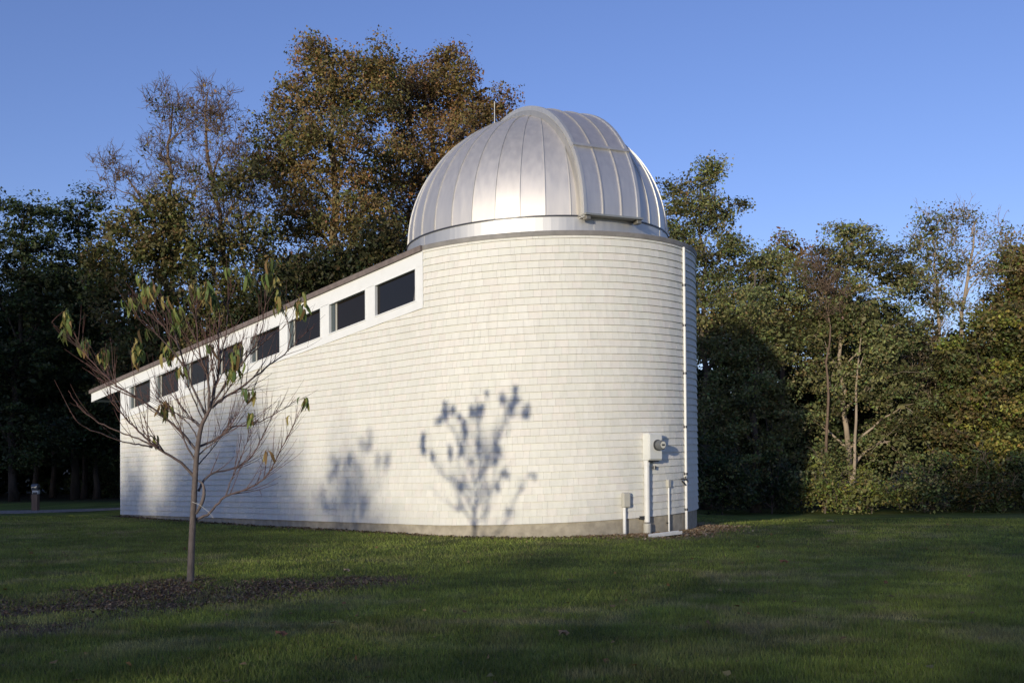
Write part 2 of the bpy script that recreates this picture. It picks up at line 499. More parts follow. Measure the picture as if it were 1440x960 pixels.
# shingles -------------------------------------------------
shl = []
PAL = [(.69, .675, .62), (.72, .70, .65), (.66, .665, .61), (.71, .665, .625), (.70, .69, .655), (.675, .675, .615)]
camxy = np.array([0., 0.])
ncourse = int(math.ceil((TOP - BASE) / COURSE))
for c in range(ncourse):
    z0 = BASE + c * COURSE; z1 = min(z0 + COURSE - .0012, TOP)
    s = -rng.random() * .1
    while s < LTOT:
        w = [.08, .11, .13, .155, .18, .21, .25][rng.integers(0, 7)] * (.9 + .25 * rng.random())
        a = max(s, 0) ; b_ = min(s + w, LTOT); s += w
        if b_ - a < .03: continue
        # keep pieces from bending round the three hard corners
        for cor in (LW + ARC + LW,):
            if a < cor < b_: b_ = cor
        if a < LW + .13 < b_ and z0 > 2.555:
            a = LW + .132
            if b_ - a < .03: b_ = a + .06; s = b_
        mid = (a + b_) / 2
        p, n, t = plan(mid)
        front = a < LW + .13 and True
        lim0 = lim1 = TOP
        def lim(sx):
            _, _, tt = plan(sx)
            if sx < LW + .13: return 2.685 - SL * (tt + .13) + .04
            return ztop(sx)
        l0, l1 = lim(a + .001), lim(b_ - .001)
        if a < LW + .13 and z0 > 2.555 and b_ > LW + .12: b_ = LW + .128; l1 = lim(b_ - .001)
        if max(l0, l1) < z0 + .01: continue
        shl.append((a + .0010, b_ - .0010, z0 + (rng.random() - .5) * .003, min(z1, max(l0, z0 + .005)), min(z1, max(l1, z0 + .005)), mid, n, p))
def shingle_geo(it):
    a, b_, z0, za, zb, mid, n, p = it
    o0 = .022 + .003 * rng.random(); o1 = .003
    P8 = [wp(b_, 0, z0), wp(b_, o0, z0), wp(a, o0, z0), wp(a, 0, z0),
          wp(b_, 0, zb), wp(b_, o1 if zb - z0 > .1 else o0 * .8, zb), wp(a, o1 if za - z0 > .1 else o0 * .8, za), wp(a, 0, za)]
    return P8
def shingle_col(it=None):
    w_ = 1.0
    if it is not None:
        w_ = 1 - .10 * max(0.0, float(N1(it[5] * .8, it[2] * 1.5, 3)) - .42) - .05 * max(0., float(N2(it[5] * 4, it[2] * .7, 2)) - .5)
        if it[2] < BASE + .3: w_ -= .03 + .05 * float(N3(it[5] * 2, 1.0, 2))
    k = PAL[rng.integers(0, len(PAL))]; k = tuple(.45 * q + .55 * w for q, w in zip(k, (.715, .688, .612))); v = (.97 + .05 * rng.random()) * w_
    return (k[0] * v, k[1] * v, k[2] * v)
def seen_area(it):
    v = camxy - it[7]; d = np.linalg.norm(v)
    return (it[1] - it[0]) * (it[3] - it[2]) * max(float(it[6] @ v) / d, 0) / d ** 2
order = sorted(range(len(shl)), key=lambda i: -seen_area(shl[i]))
single = set(order[:300])
rest = MB()
for i, it in enumerate(shl):
    P8 = shingle_geo(it); col = shingle_col(it)
    if i in single:
        MB().hexa(P8, col).build('shingle', M['shingle'], bld)
    else:
        rest.hexa(P8, col)
o = rest.build('shingle_courses', M['shingle'], bld); o['kind'] = 'stuff'

# helper: board on the flat front wall between t0..t1 (t from the tangent), sloped or straight
def wall_board(t0, t1, zb0, zt0, zb1, zt1, o0, o1):
    """hexahedron; z..0 at t0, z..1 at t1"""
    def q(t, off, z):
        p = P0 + DW * t if t >= 0 else plan(LW - t)[0]
        n = NW if t >= 0 else plan(LW - t)[1]
        r = p + n * off
        return (r[0], r[1], bz(r[0], r[1], z))
    return [q(t0, o0, zb0), q(t0, o1, zb0), q(t1, o1, zb1), q(t1, o0, zb1), q(t0, o0, zt0), q(t0, o1, zt0), q(t1, o1, zt1), q(t1, o0, zt1)]
def gl_top(t): return 3.437 - SL * t
def gl_bot(t): return 2.840 - SL * t
def tr_bot(t): return 2.685 - SL * (t + .13)
def tr_top(t): return 3.737 - SL * (t + .13)
TO = .034
# top frieze board, bottom board
b = MB(); b.hexa(wall_board(-.13, 0, gl_top(-.13) + .012, tr_top(-.13), gl_top(0) + .012, tr_top(0), -.01, TO)); b.hexa(wall_board(0, 14.02, gl_top(0) + .012, tr_top(0), gl_top(14.02) + .035, tr_top(14.02), -.01, TO))
b.build('frieze_board', M['trim'], bld)
b = MB(); b.hexa(wall_board(-.13, 0, tr_bot(-.13), gl_bot(-.13) - .012, tr_bot(0), gl_bot(0) - .012, -.01, TO)); b.hexa(wall_board(0, LW, tr_bot(0), gl_bot(0) - .012, tr_bot(LW), gl_bot(LW) - .012, -.01, TO))
b.build('sill_board', M['trim'], bld)
PITCH = 1.4905
wins = [(.055 + PITCH * k, 1.265 + PITCH * k) for k in range(8)]
edges = [-.13] + [v for w in wins for v in w] + [LW]
for k in range(0, len(edges), 2):
    a, c = edges[k], edges[k + 1]
    a2 = a + .012 if k else a; c2 = c - .012 if k < len(edges) - 2 else c
    b = MB()
    if a2 < 0:
        b.hexa(wall_board(a2, 0, gl_bot(a2) - .0115, gl_top(a2) + .0115, gl_bot(0) - .0115, gl_top(0) + .0115, -.01, TO - .003))
        a2 = 0
    b.hexa(wall_board(a2, c2, gl_bot(a2) - .0115, gl_top(a2) + .0115, gl_bot(c2) - .0115, gl_top(c2) + .0115, -.01, TO - .003))
    b.build('mullion_board', M['trim'], bld)
# slim casings round the openings, then the windows themselves
for k, (a, c) in enumerate(wins):
    rec = -.02 if k == 0 else -.045
    wfr = MB()
    for (u0, u1, kb, kt) in ((a - .012, a + .014, 'f', 'f'), (c - .014, c + .012, 'f', 'f')):
        wfr.hexa(wall_board(u0, u1, gl_bot(u0) - .012, gl_top(u0) + .012, gl_bot(u1) - .012, gl_top(u1) + .012, rec - .02, TO + .008))
    wfr.hexa(wall_board(a + .014, c - .014, gl_top(a) - .008, gl_top(a) + .012, gl_top(c) - .008, gl_top(c) + .012, rec - .02, TO + .010))
    wfr.hexa(wall_board(a + .014, c - .014, gl_bot(a) - .012, gl_bot(a) + .008, gl_bot(c) - .012, gl_bot(c) + .008, rec - .02, TO + .012))
    w = wfr.build('window', M['trim'], bld)
    g = MB(); g.hexa(wall_board(a + .015, c - .015, gl_bot(a) + .009, gl_top(a) - .009, gl_bot(c) + .009, gl_top(c) - .009, rec - .012, rec)); g.build('pane', M['glass'] if k == 0 else M['glass_brown'], w)
    if k:
        sh = MB(); sh.hexa(wall_board(c - .135, c - .015, gl_bot(c - .135) + .009, gl_top(c - .135) - .009, gl_bot(c) + .009, gl_top(c) - .009, rec + .002, rec + .03)); sh.build('sash_stile', M['sash'], w)
        sh = MB(); sh.hexa(wall_board(c - .185, c - .142, gl_bot(c - .12) + .009, gl_top(c - .12) - .009, gl_bot(c - .12) + .009, gl_top(c - .12) - .009, rec + .002, rec + .018)); sh.build('sash_rail', M['plastic_grey'], w)
# corner board
b = MB(); b.hexa(wall_board(LW - .03, LW + .02, BASE, tr_bot(LW), BASE, tr_bot(LW), -.01, .026)); b.build('corner_board', M['trim'], bld)
# fascia at the far roof end and soffit
def rp(t, o, z):
    q = P0 + DW * t + NW * o
    return (q[0], q[1], bz(q[0], q[1], z))
TE = 14.02
b = MB(); b.hexa([rp(TE, TO + .001, tr_top(TE) - .26), rp(TE + .03, TO + .001, tr_top(TE) - .26), rp(TE + .03, -2 * RT - .03, tr_top(TE) - .26), rp(TE, -2 * RT - .03, tr_top(TE) - .26),
          rp(TE, TO + .001, tr_top(TE) - .001), rp(TE + .03, TO + .001, tr_top(TE) - .004), rp(TE + .03, -2 * RT - .03, tr_top(TE) - .004), rp(TE, -2 * RT - .03, tr_top(TE) - .001)])
b.build('end_fascia', M['trim'], bld)
b = MB(); b.hexa([rp(LW, -.012, tr_top(LW) - .2), rp(TE - .002, -.012, tr_top(TE) - .2), rp(TE - .002, -2 * RT, tr_top(TE) - .2), rp(LW, -2 * RT, tr_top(LW) - .2),
          rp(LW, -.012, tr_top(LW) - .18), rp(TE - .002, -.012, tr_top(TE) - .18), rp(TE - .002, -2 * RT, tr_top(TE) - .18), rp(LW, -2 * RT, tr_top(LW) - .18)])
b.build('soffit', M['sheath'], bld)
# sloping roof slab with brown metal edge
def slab(t0, t1, o0, o1, dz0, dz1):
    return [rp(t0, o0, tr_top(t0) + dz0), rp(t0, o1, tr_top(t0) + dz0), rp(t1, o1, tr_top(t1) + dz0), rp(t1, o0, tr_top(t1) + dz0),
            rp(t0, o0, tr_top(t0) + dz1), rp(t0, o1, tr_top(t0) + dz1), rp(t1, o1, tr_top(t1) + dz1), rp(t1, o0, tr_top(t1) + dz1)]
b = MB(); b.hexa(slab(-.1, TE + .05, TO - .0, -2 * RT - .04, .0, .07)); b.build('roof', M['roofing'], bld)
b = MB(); b.hexa(slab(-.13, TE + .09, TO + .002, TO + .05, -.012, .085)); b.build('drip_edge', M['roofing'], bld)
b = MB(); b.hexa(slab(TE + .052, TE + .09, TO + .0, -2 * RT - .06, -.03, .084)); b.build('end_drip_edge', M['roofing'], bld)
# level cap round the tower
V = []; Fc = []
nseg = 72
for i in range(nseg + 1):
    s = LW + ARC * i / nseg
    for off, z in ((-.35, TOP + .03), (-.02, TOP - .002), (.032, TOP - .002), (.04, TOP + .07), (.03, TOP + .085), (-.35, TOP + .16)):
        V.append(wp(s, off, z))
for i in range(nseg):
    for k in range(6):
        a = i * 6 + k; c = i * 6 + (k + 1) % 6
        Fc.append((a, a + 6, c + 6, c))
Fc.append((0, 1, 2, 3, 4, 5)); Fc.append(tuple(nseg * 6 + k for k in (5, 4, 3, 2, 1, 0)))
MB().add(V, Fc).build('cap_flashing', M['roof_grey'], bld)
# flat deck under the dome + curb
def disc(rad, z0, z1, n=96, r_in=0):
    V = []; Fc = []
    for i in range(n):
        a = 2 * PI * i / n
        for z in (z0, z1):
            x = CX0 + rad * math.cos(a); y = CY0 + rad * math.sin(a); V.append((x, y, bz(x, y, z)))
    for i in range(n):
        j = (i + 1) % n; Fc.append((2 * i, 2 * j, 2 * j + 1, 2 * i + 1))
    Fc.append(tuple(2 * i + 1 for i in range(n))); Fc.append(tuple(2 * i for i in reversed(range(n))))
    return MB().add(V, Fc)
disc(RT - .3, TOP - .4, TOP + .12).build('roof_deck', M['roofing'], bld)

# ------------------------------------------------------------------ DOME
ZD = 4.23
DZ = .965                                       # the dome is a touch flatter than a hemisphere
dome = empty('observatory_dome', (CX0, CY0, bz(CX0, CY0, ZD - .3)))
tag(dome, 'silver metal observatory dome with closed curved shutter', 'dome')
def dp(phi, el, rad, zoff=0):
    """phi from -Y towards +X (degrees), el elevation"""
    h = rad * math.cos(R(el)); x = CX0 + h * math.sin(R(phi)); y = CY0 - h * math.cos(R(phi))
    return (x, y, bz(x, y, ZD + zoff + DZ * rad * math.sin(R(el))))
PH0 = 1.8
for k in range(36):
    a = PH0 + 10 * k; b_ = a + 10
    V = []; Fc = []
    ne = 20
    emax = 88.5
    for i in range(ne + 1):
        e = emax * i / ne
        V += [dp(a + .1, e, RD), dp(b_ - .1, e, RD), dp(a + .1, e, RD - .012), dp(b_ - .1, e, RD - .012)]
    for i in range(ne):
        j = 4 * i
        Fc += [(j, j + 1, j + 5, j + 4), (j + 3, j + 2, j + 6, j + 7)]
    v = .62 + .05 * rng.random()
    MB().add(V, Fc, (v * 1.05, v * .99, v * .92)).build('dome_panel', M['alu'], dome, smooth=True)
for k in range(36):
    a = PH0 + 10 * k
    V = []; Fc = []
    ne = 22
    for i in range(ne + 1):
        e = 86 * i / ne
        da = math.degrees(.0065 / (RD * max(math.cos(R(e)), .05)))
        V += [dp(a - da, e, RD - .003), dp(a - da * .7, e, RD + .02), dp(a + da * .7, e, RD + .02), dp(a + da, e, RD - .003)]
    for i in range(ne):
        for q in range(3):
            j = 4 * i + q; Fc.append((j, j + 1, j + 5, j + 4))
    Fc.append((3, 2, 1, 0))
    MB().add(V, Fc, (.58, .57, .54)).build('seam_rib', M['alu'], dome)
# skirt ring in sheets, dark gap lines above
def ring_sheet(p0, p1, rad, z0, z1, m, name, col, th=.02, par=dome):
    V = []; Fc = []
    n = max(3, int((p1 - p0) / 3))
    for i in range(n + 1):
        p = p0 + (p1 - p0) * i / n
        for rr, z in ((rad - th, z0), (rad, z0), (rad, z1), (rad - th, z1)):
            x = CX0 + rr * math.sin(R(p)); y = CY0 - rr * math.cos(R(p)); V.append((x, y, bz(x, y, z)))
    for i in range(n):
        for k in range(4):
            a = i * 4 + k; c = i * 4 + (k + 1) % 4; Fc.append((a, a + 4, c + 4, c))
    Fc.append((3, 2, 1, 0)); Fc.append((4 * n, 4 * n + 1, 4 * n + 2, 4 * n + 3))
    return MB().add(V, Fc, col).build(name, m, par)
for k in range(9):
    v = .58 + .05 * rng.random()
    ring_sheet(-17.6 + 40 * k, 22.4 + 40 * k - .15, RD + .012, TOP - .35, ZD - .03, M['alu'], 'skirt_sheet', (v, v * .985, v * .96))
    ring_sheet(-17.6 + 40 * k - 1.1, -17.6 + 40 * k + 2.3, RD + .0165, TOP + .0, ZD - .032, M['alu'], 'skirt_strap', (v * 1.08, v * 1.05, v * 1.0), th=.004)
ring_sheet(0, 360, RD + .03, ZD - .029, ZD - .004, M['dark_metal'], 'drip_ring', (.1, .1, .1), th=.1)

# shutter: a barrel-vault strip over the slit
SA = R(28.3)                                    # azimuth the shutter faces
ex = np.array([math.cos(SA), math.sin(SA), 0])          # across
ef = np.array([math.sin(SA), -math.cos(SA), 0])         # forward
def sp(w, el, rad, dz=0):
    q = np.array([CX0, CY0, 0]) + ex * w + ef * rad * math.cos(R(el))
    return (q[0], q[1], bz(q[0], q[1], ZD + dz + DZ * rad * math.sin(R(el))))
def vault(w0, w1, e0, e1, r0, r1, name, col, parent, smooth=False, step=4):
    n = max(2, int(abs(e1 - e0) / step)); V = []; Fc = []
    for i in range(n + 1):
        e = e0 + (e1 - e0) * i / n
        V += [sp(w0, e, r0), sp(w1, e, r0), sp(w1, e, r1), sp(w0, e, r1)]
    for i in range(n):
        for k in range(4):
            a = i * 4 + k; c = i * 4 + (k + 1) % 4; Fc.append((a, c, c + 4, a + 4))
    Fc.append((0, 3, 2, 1)); Fc.append((4 * n, 4 * n + 1, 4 * n + 2, 4 * n + 3))
    return MB().add(V, Fc, col).build(name, M['alu'], parent, smooth)
HWD = .605
shut = vault(-HWD, HWD, 30.3, 128, RD + .07, RD + .10, 'upper_shutter', (.58, .555, .55), dome)
vault(-HWD - .012, -HWD + .05, -1.5, 132, RD - .10, RD + .125, 'shutter_rail', (.66, .645, .61), dome)
vault(HWD - .05, HWD + .012, -1.5, 132, RD - .10, RD + .125, 'shutter_rail', (.60, .60, .60), dome)
vault(-HWD - .035, -HWD - .0135, -1, 132, RD - .14, RD + .035, 'rail_angle', (.52, .50, .46), dome)
low = vault(-HWD + .05, HWD - .05, -.5, 29.7, RD + .075, RD + .107, 'lower_shutter', (.59, .58, .585), dome)
for w in (-HWD / 3, HWD / 3):
    vault(w - .013, w + .013, 30.8, 128, RD + .101, RD + .125, 'shutter_rib', (.55, .53, .50), shut)
    vault(w - .013, w + .013, 0, 29.2, RD + .108, RD + .130, 'shutter_rib', (.55, .53, .50), low)
vault(-HWD - .02, HWD + .02, 29.4, 30.7, RD + .05, RD + .15, 'cross_rail', (.62, .60, .57), dome, step=1)
# bottom lip of the shutter with two rollers' brackets
b = MB(); V = [sp(w, 0, r, z) for z in (-.045, -.012) for w, r in ((-HWD - .02, RD + .02), (HWD + .02, RD + .02), (HWD + .02, RD + .20), (-HWD - .02, RD + .20))]
b.hexa(V, (.42, .42, .38)); b.build('shutter_lip', M['alu'], dome)
for w in (-HWD + .06, HWD - .04):
    b = MB(); V = [sp(w2, 0, r, z) for z in (-.12, -.046) for w2, r in ((w - .05, RD + .03), (w + .05, RD + .03), (w + .05, RD + .16), (w - .05, RD + .16))]
    b.hexa(V, (.3, .28, .24)); b.build('roller_bracket', M['alu'], dome, bevel=.01)
# closing cheeks between vault and dome
for sgn in (-1, 1):
    V = []; Fc = []; n = 30
    for i in range(n + 1):
        e = -1 + 132 * i / n
        V += [sp(sgn * (HWD - .005), e, RD - .16), sp(sgn * (HWD - .005), e, RD + .09)]
    for i in range(n): Fc.append((2 * i, 2 * i + 1, 2 * i + 3, 2 * i + 2))
    MB().add(V, Fc, (.5, .49, .47)).build('shutter_cheek', M['alu'], dome)

# antenna behind the dome
an = empty('antenna', at(696, 300, 23.35)); tag(an, 'thin whip antenna rising behind the silver dome', 'antenna')
q0 = at(696, 240, 23.35); q0[2] = bz(q0[0], q0[1], TOP + .12); q1 = at(696, 143, 23.35)
MB().tube([q0, (q0[0], q0[1], q1[2] - .9)], .017, 8, (.5, .5, .5)).build('mast', M['dark_metal'], an)
MB().tube([(q0[0], q0[1], q1[2] - .9), (q0[0], q0[1], q1[2])], .009, 6, (.5, .5, .5)).build('whip', M['paint_grey'], an)

# ------------------------------------------------------------------ SERVICES ON THE TOWER WALL
def phi_px(px, py=650):
    d = ray(px, py)[:2]; a = d @ d; b = -2 * d @ np.array([CX0, CY0]); c = CX0 ** 2 + CY0 ** 2 - (RT + .012) ** 2
    t = (-b - math.sqrt(max(b * b - 4 * a * c, 0))) / 2 / a; q = d * t
    return math.atan2(q[0] - CX0, CY0 - q[1]), t
def tw(phi, off):          # point on tower wall at angle phi (rad) and offset
    return np.array([CX0 + (RT + off) * math.sin(phi), CY0 - (RT + off) * math.cos(phi)])
def z_px(px, py, off=0.0):
    ph, t = phi_px(px, py); return at(px, py, t)[2]
# electric meter
ph, t = phi_px(913); zt, zb_ = z_px(913, 609), z_px(913, 647)
p = tw(ph, .09); rz = ph
met = empty('electric_meter', (*tw(ph, 0), (zt + zb_) / 2)); tag(met, 'grey electric meter box with round meter on the white tower wall', 'electric meter')
MB().box((p[0], p[1], (zt + zb_) / 2), (.33, .155, zt - zb_), rz).build('meter_box', M['paint_grey'], met, bevel=.012)
p2 = tw(ph, .178); MB().box((p2[0], p2[1], (zt + zb_) / 2), (.30, .02, zt - zb_ - .04), rz).build('cover', M['paint_grey'], met, bevel=.006)
nrm = np.array([math.sin(ph), -math.cos(ph), 0]); sd = np.array([math.cos(ph), math.sin(ph), 0])
c0 = np.array([*tw(ph, .17), (zt + zb_) / 2 + .03]) + sd * .03
MB().tube([c0, c0 + nrm * .05], .098, 24, (.4, .4, .4)).build('meter_ring', M['dark_metal'], met)
MB().tube([c0 + nrm * .04, c0 + nrm * .15, c0 + nrm * .165], [.088, .086, .07], 24).build('meter_glass', M['meter'], met, smooth=False)
MB().tube([c0 + nrm * .164, c0 + nrm * .169], .062, 20).build('meter_dial', M['dial'], met)
MB().box(c0 + nrm * .170, (.07, .006, .03), rz).build('meter_display', M['dark_metal'], met)
MB().box((*tw(ph, .08), zb_ - .012), (.26, .1, .03), rz).build('bottom_lip', M['dark_metal'], met)
# fat conduit under it
phc, _ = phi_px(906.5); pc = tw(phc, .065)
zc0 = 0.02
cd = empty('conduit_pipe', (pc[0], pc[1], 0)); tag(cd, 'thick white conduit running from the electric meter down into the ground', 'pipe')
MB().tube([(pc[0], pc[1], zc0 + .22), (pc[0], pc[1], zb_ - .002)], .052, 18).build('pipe', M['pvc'], cd, smooth=False)
MB().tube([(pc[0], pc[1], -.1), (pc[0], pc[1], zc0 + .18), (pc[0], pc[1], zc0 + .2)], [.07, .07, .06], 18).build('collar', M['plastic_grey'], cd)
MB().tube([(pc[0], pc[1], zb_ - .09), (pc[0], pc[1], zb_ - .003)], .058, 18).build('coupling', M['pvc'], cd)
MB().box((*tw(phc - .02, .03), zc0 + .30), (.15, .06, .06), phc).build('wall_strap', M['dark_metal'], cd)
p = tw(ph + .03, .05); MB().tube([(p[0], p[1], zb_ - .16), (p[0], p[1], zb_ - .10)], .03, 10).build('ground_clamp', M['dark_metal'], cd)
# phone / cable box on short post
ph2, _ = phi_px(877); zt2, zb2 = z_px(877, 692), z_px(877, 713)
p = tw(ph2, .07)
pb = empty('cable_box', (p[0], p[1], 0)); tag(pb, 'small beige utility box on a short white pipe left of the meter', 'utility box')
MB().box((p[0], p[1], (zt2 + zb2) / 2), (.15, .085, zt2 - zb2), ph2).build('housing', M['plastic_grey'], pb, bevel=.02)
pq = tw(ph2, .115); MB().box((pq[0], pq[1], (zt2 + zb2) / 2), (.125, .012, zt2 - zb2 - .03), ph2).build('lid', M['plastic_grey'], pb, bevel=.005)
p = tw(phi_px(875.5)[0], .06)
MB().tube([(p[0], p[1], .02), (p[0], p[1], zb2)], .031, 14).build('pipe', M['pvc'], pb)
MB().tube([(p[0] - .03, p[1] - .06, -.02), (p[0] - .03, p[1] - .07, .045), (p[0] - .03, p[1] - .07, .06)], [.075, .07, .04], 12).build('footing', M['concrete'], pb)
# thin conduit
ph3, _ = phi_px(938.5); p = tw(ph3, .035); zt3, zb3 = z_px(938, 674), z_px(938, 685)
tb = empty('outlet_box', (p[0], p[1], 0)); tag(tb, 'tiny grey box topping a thin white conduit right of the meter', 'utility box')
MB().tube([(p[0], p[1], -.05), (p[0], p[1], zb3)], .017, 10).build('pipe', M['pvc'], tb)
MB().box((p[0], p[1], (zt3 + zb3) / 2), (.09, .06, zt3 - zb3), ph3).build('box', M['plastic_grey'], tb, bevel=.012)
MB().box((*tw(ph3, .02), z_px(938, 735)), (.07, .03, .025), ph3).build('strap', M['dark_metal'], tb)
# tall conduit with straps
ph4, _ = phi_px(962.5); p = tw(ph4, .04)
dpipe = empty('downpipe', (p[0], p[1], 0)); tag(dpipe, 'tall thin white pipe running the full height of the tower wall', 'pipe')
MB().tube([(p[0], p[1], -.05), (p[0], p[1], bz(p[0], p[1], TOP - .01))], .026, 12).build('pipe', M['pvc'], dpipe)
for yy in (402, 458, 525, 600, 666, 716):
    zz = z_px(962, yy)
    MB().tube([(p[0], p[1], zz - .022), (p[0], p[1], zz + .022)], .033, 12).build('pipe_strap', M['dark_metal'], dpipe)
# hose tap
ph5, _ = phi_px(957.5); zz = z_px(957, 673); sdv = np.array([math.cos(ph5), math.sin(ph5), 0]); nv = np.array([math.sin(ph5), -math.cos(ph5), 0])
b0 = np.array([*tw(ph5, 0), zz])
tap = empty('hose_tap', b0); tag(tap, 'small brass and grey hose tap beside the tall thin pipe', 'tap')
MB().tube([b0, b0 + nv * .12, b0 + nv * .16 + np.array([0, 0, -.06])], [.018, .018, .014], 8).build('spout', M['dark_metal'], tap)
MB().tube([b0 + nv * .1, b0 + nv * .1 + np.array([0, 0, .05])], .01, 6).build('stem', M['dark_metal'], tap)
MB().tube([b0 + nv * .1 + np.array([0, 0, .05]), b0 + nv * .1 + np.array([0, 0, .062])], .038, 10).build('handle', M['paint_grey'], tap)
MB().tube([b0 + sdv * .03 + nv * .02 + np.array([0, 0, -.04]), b0 + sdv * .12 + nv * .05 + np.array([0, 0, -.12])], .014, 8).build('side_pipe', M['dark_metal'], tap)
# white board lying at the foot
p = at(936, 752, 17.15)
bd = MB()
L0 = at(914, 754, 17.05); L1 = at(957, 749.5, 17.3)
d = (L1 - L0)[:2]; Ld = np.linalg.norm(d); ang = math.atan2(d[1], d[0])
for (w0, z0, w1, z1) in ((-.05, .012, .05, .012), (-.05, .012, -.056, .062), (.05, .012, .056, .062)):
    ca, sa = math.cos(ang), math.sin(ang)
    def q(l, w, z, k): return (L0[0] + ca * l - sa * w, L0[1] + sa * l + ca * w, .015 + z + l * .07 + k)
    bd.add([q(0, w0, z0, 0), q(Ld, w0, z0, 0), q(Ld, w1, z1, 0), q(0, w1, z1, 0), q(0, w0, z0, -.006), q(Ld, w0, z0, -.006), q(Ld, w1, z1, -.006), q(0, w1, z1, -.006)],
           [(0, 1, 2, 3), (7, 6, 5, 4), (0, 4, 5, 1), (1, 5, 6, 2), (2, 6, 7, 3), (3, 7, 4, 0)])
o = bd.build('gutter_offcut', M['pvc']); tag(o, 'white offcut of gutter lying on the dirt below the pipes', 'gutter')

# bollard light by the path
pb = at(50, 716, 29.4); zb = float(gz(pb[0], pb[1]))
bo = empty('bollard_light', (pb[0], pb[1], zb)); tag(bo, 'short wooden bollard with grey capped lamp head beside the gravel path', 'bollard')
MB().box((pb[0], pb[1], zb + .23), (.17, .17, .56)).build('post', M['wood_post'], bo, bevel=.01)
MB().box((pb[0], pb[1], zb + .54), (.12, .12, .07)).build('lamp_recess', M['dark_metal'], bo)
hb = MB(); hb.box((pb[0] + .0, pb[1] + .03, zb + .62), (.18, .12, .20)); hb.build('lamp_back', M['paint_grey'], bo, bevel=.01)
hb = MB(); hb.tube([(pb[0] - .09, pb[1], zb + .72), (pb[0] + .09, pb[1], zb + .72)], .1, 16); hb.build('cap', M['meter'], bo)

# ------------------------------------------------------------------ PLANTS
def leaves_mesh(C, size, cols, flat=0.0, aspect=.55, droop=0.0):
    """C (n,3) centres; returns rhombic leaves"""
    n = len(C)
    a = rng.normal(size=(n, 3)); a[:, 2] = a[:, 2] * (1 - flat) - droop; a /= np.linalg.norm(a, axis=1)[:, None] + 1e-9
    b = rng.normal(size=(n, 3)); b[:, 2] *= (1 - flat)
    b -= a * (a * b).sum(1)[:, None]; b /= np.linalg.norm(b, axis=1)[:, None] + 1e-9
    L = size * (.45 + 1.15 * rng.random((n, 1)) ** 1.3)
    fold = np.cross(a, b) * L * .12
    V = np.stack([C - a * L * .5, C + b * L * aspect * .5 + fold, C + a * L * .5, C - b * L * aspect * .5 + fold], 1).reshape(-1, 3)
    return V, np.arange(4 * n).reshape(-1, 4), np.repeat(cols, 4, 0)

def bend(p0, p1, k=3, wob=.12, sag=0.0):
    p0 = np.array(p0, float); p1 = np.array(p1, float)
    L = np.linalg.norm(p1 - p0); pts = []
    o = rng.normal(size=3) * L * wob
    for i in range(k + 1):
        t = i / k
        pts.append(p0 + (p1 - p0) * t + o * math.sin(PI * t) * .6 + np.array([0, 0, 1]) * sag * L * math.sin(PI * t) + (rng.normal(size=3) * L * .02 if 0 < i < k else 0))
    return pts

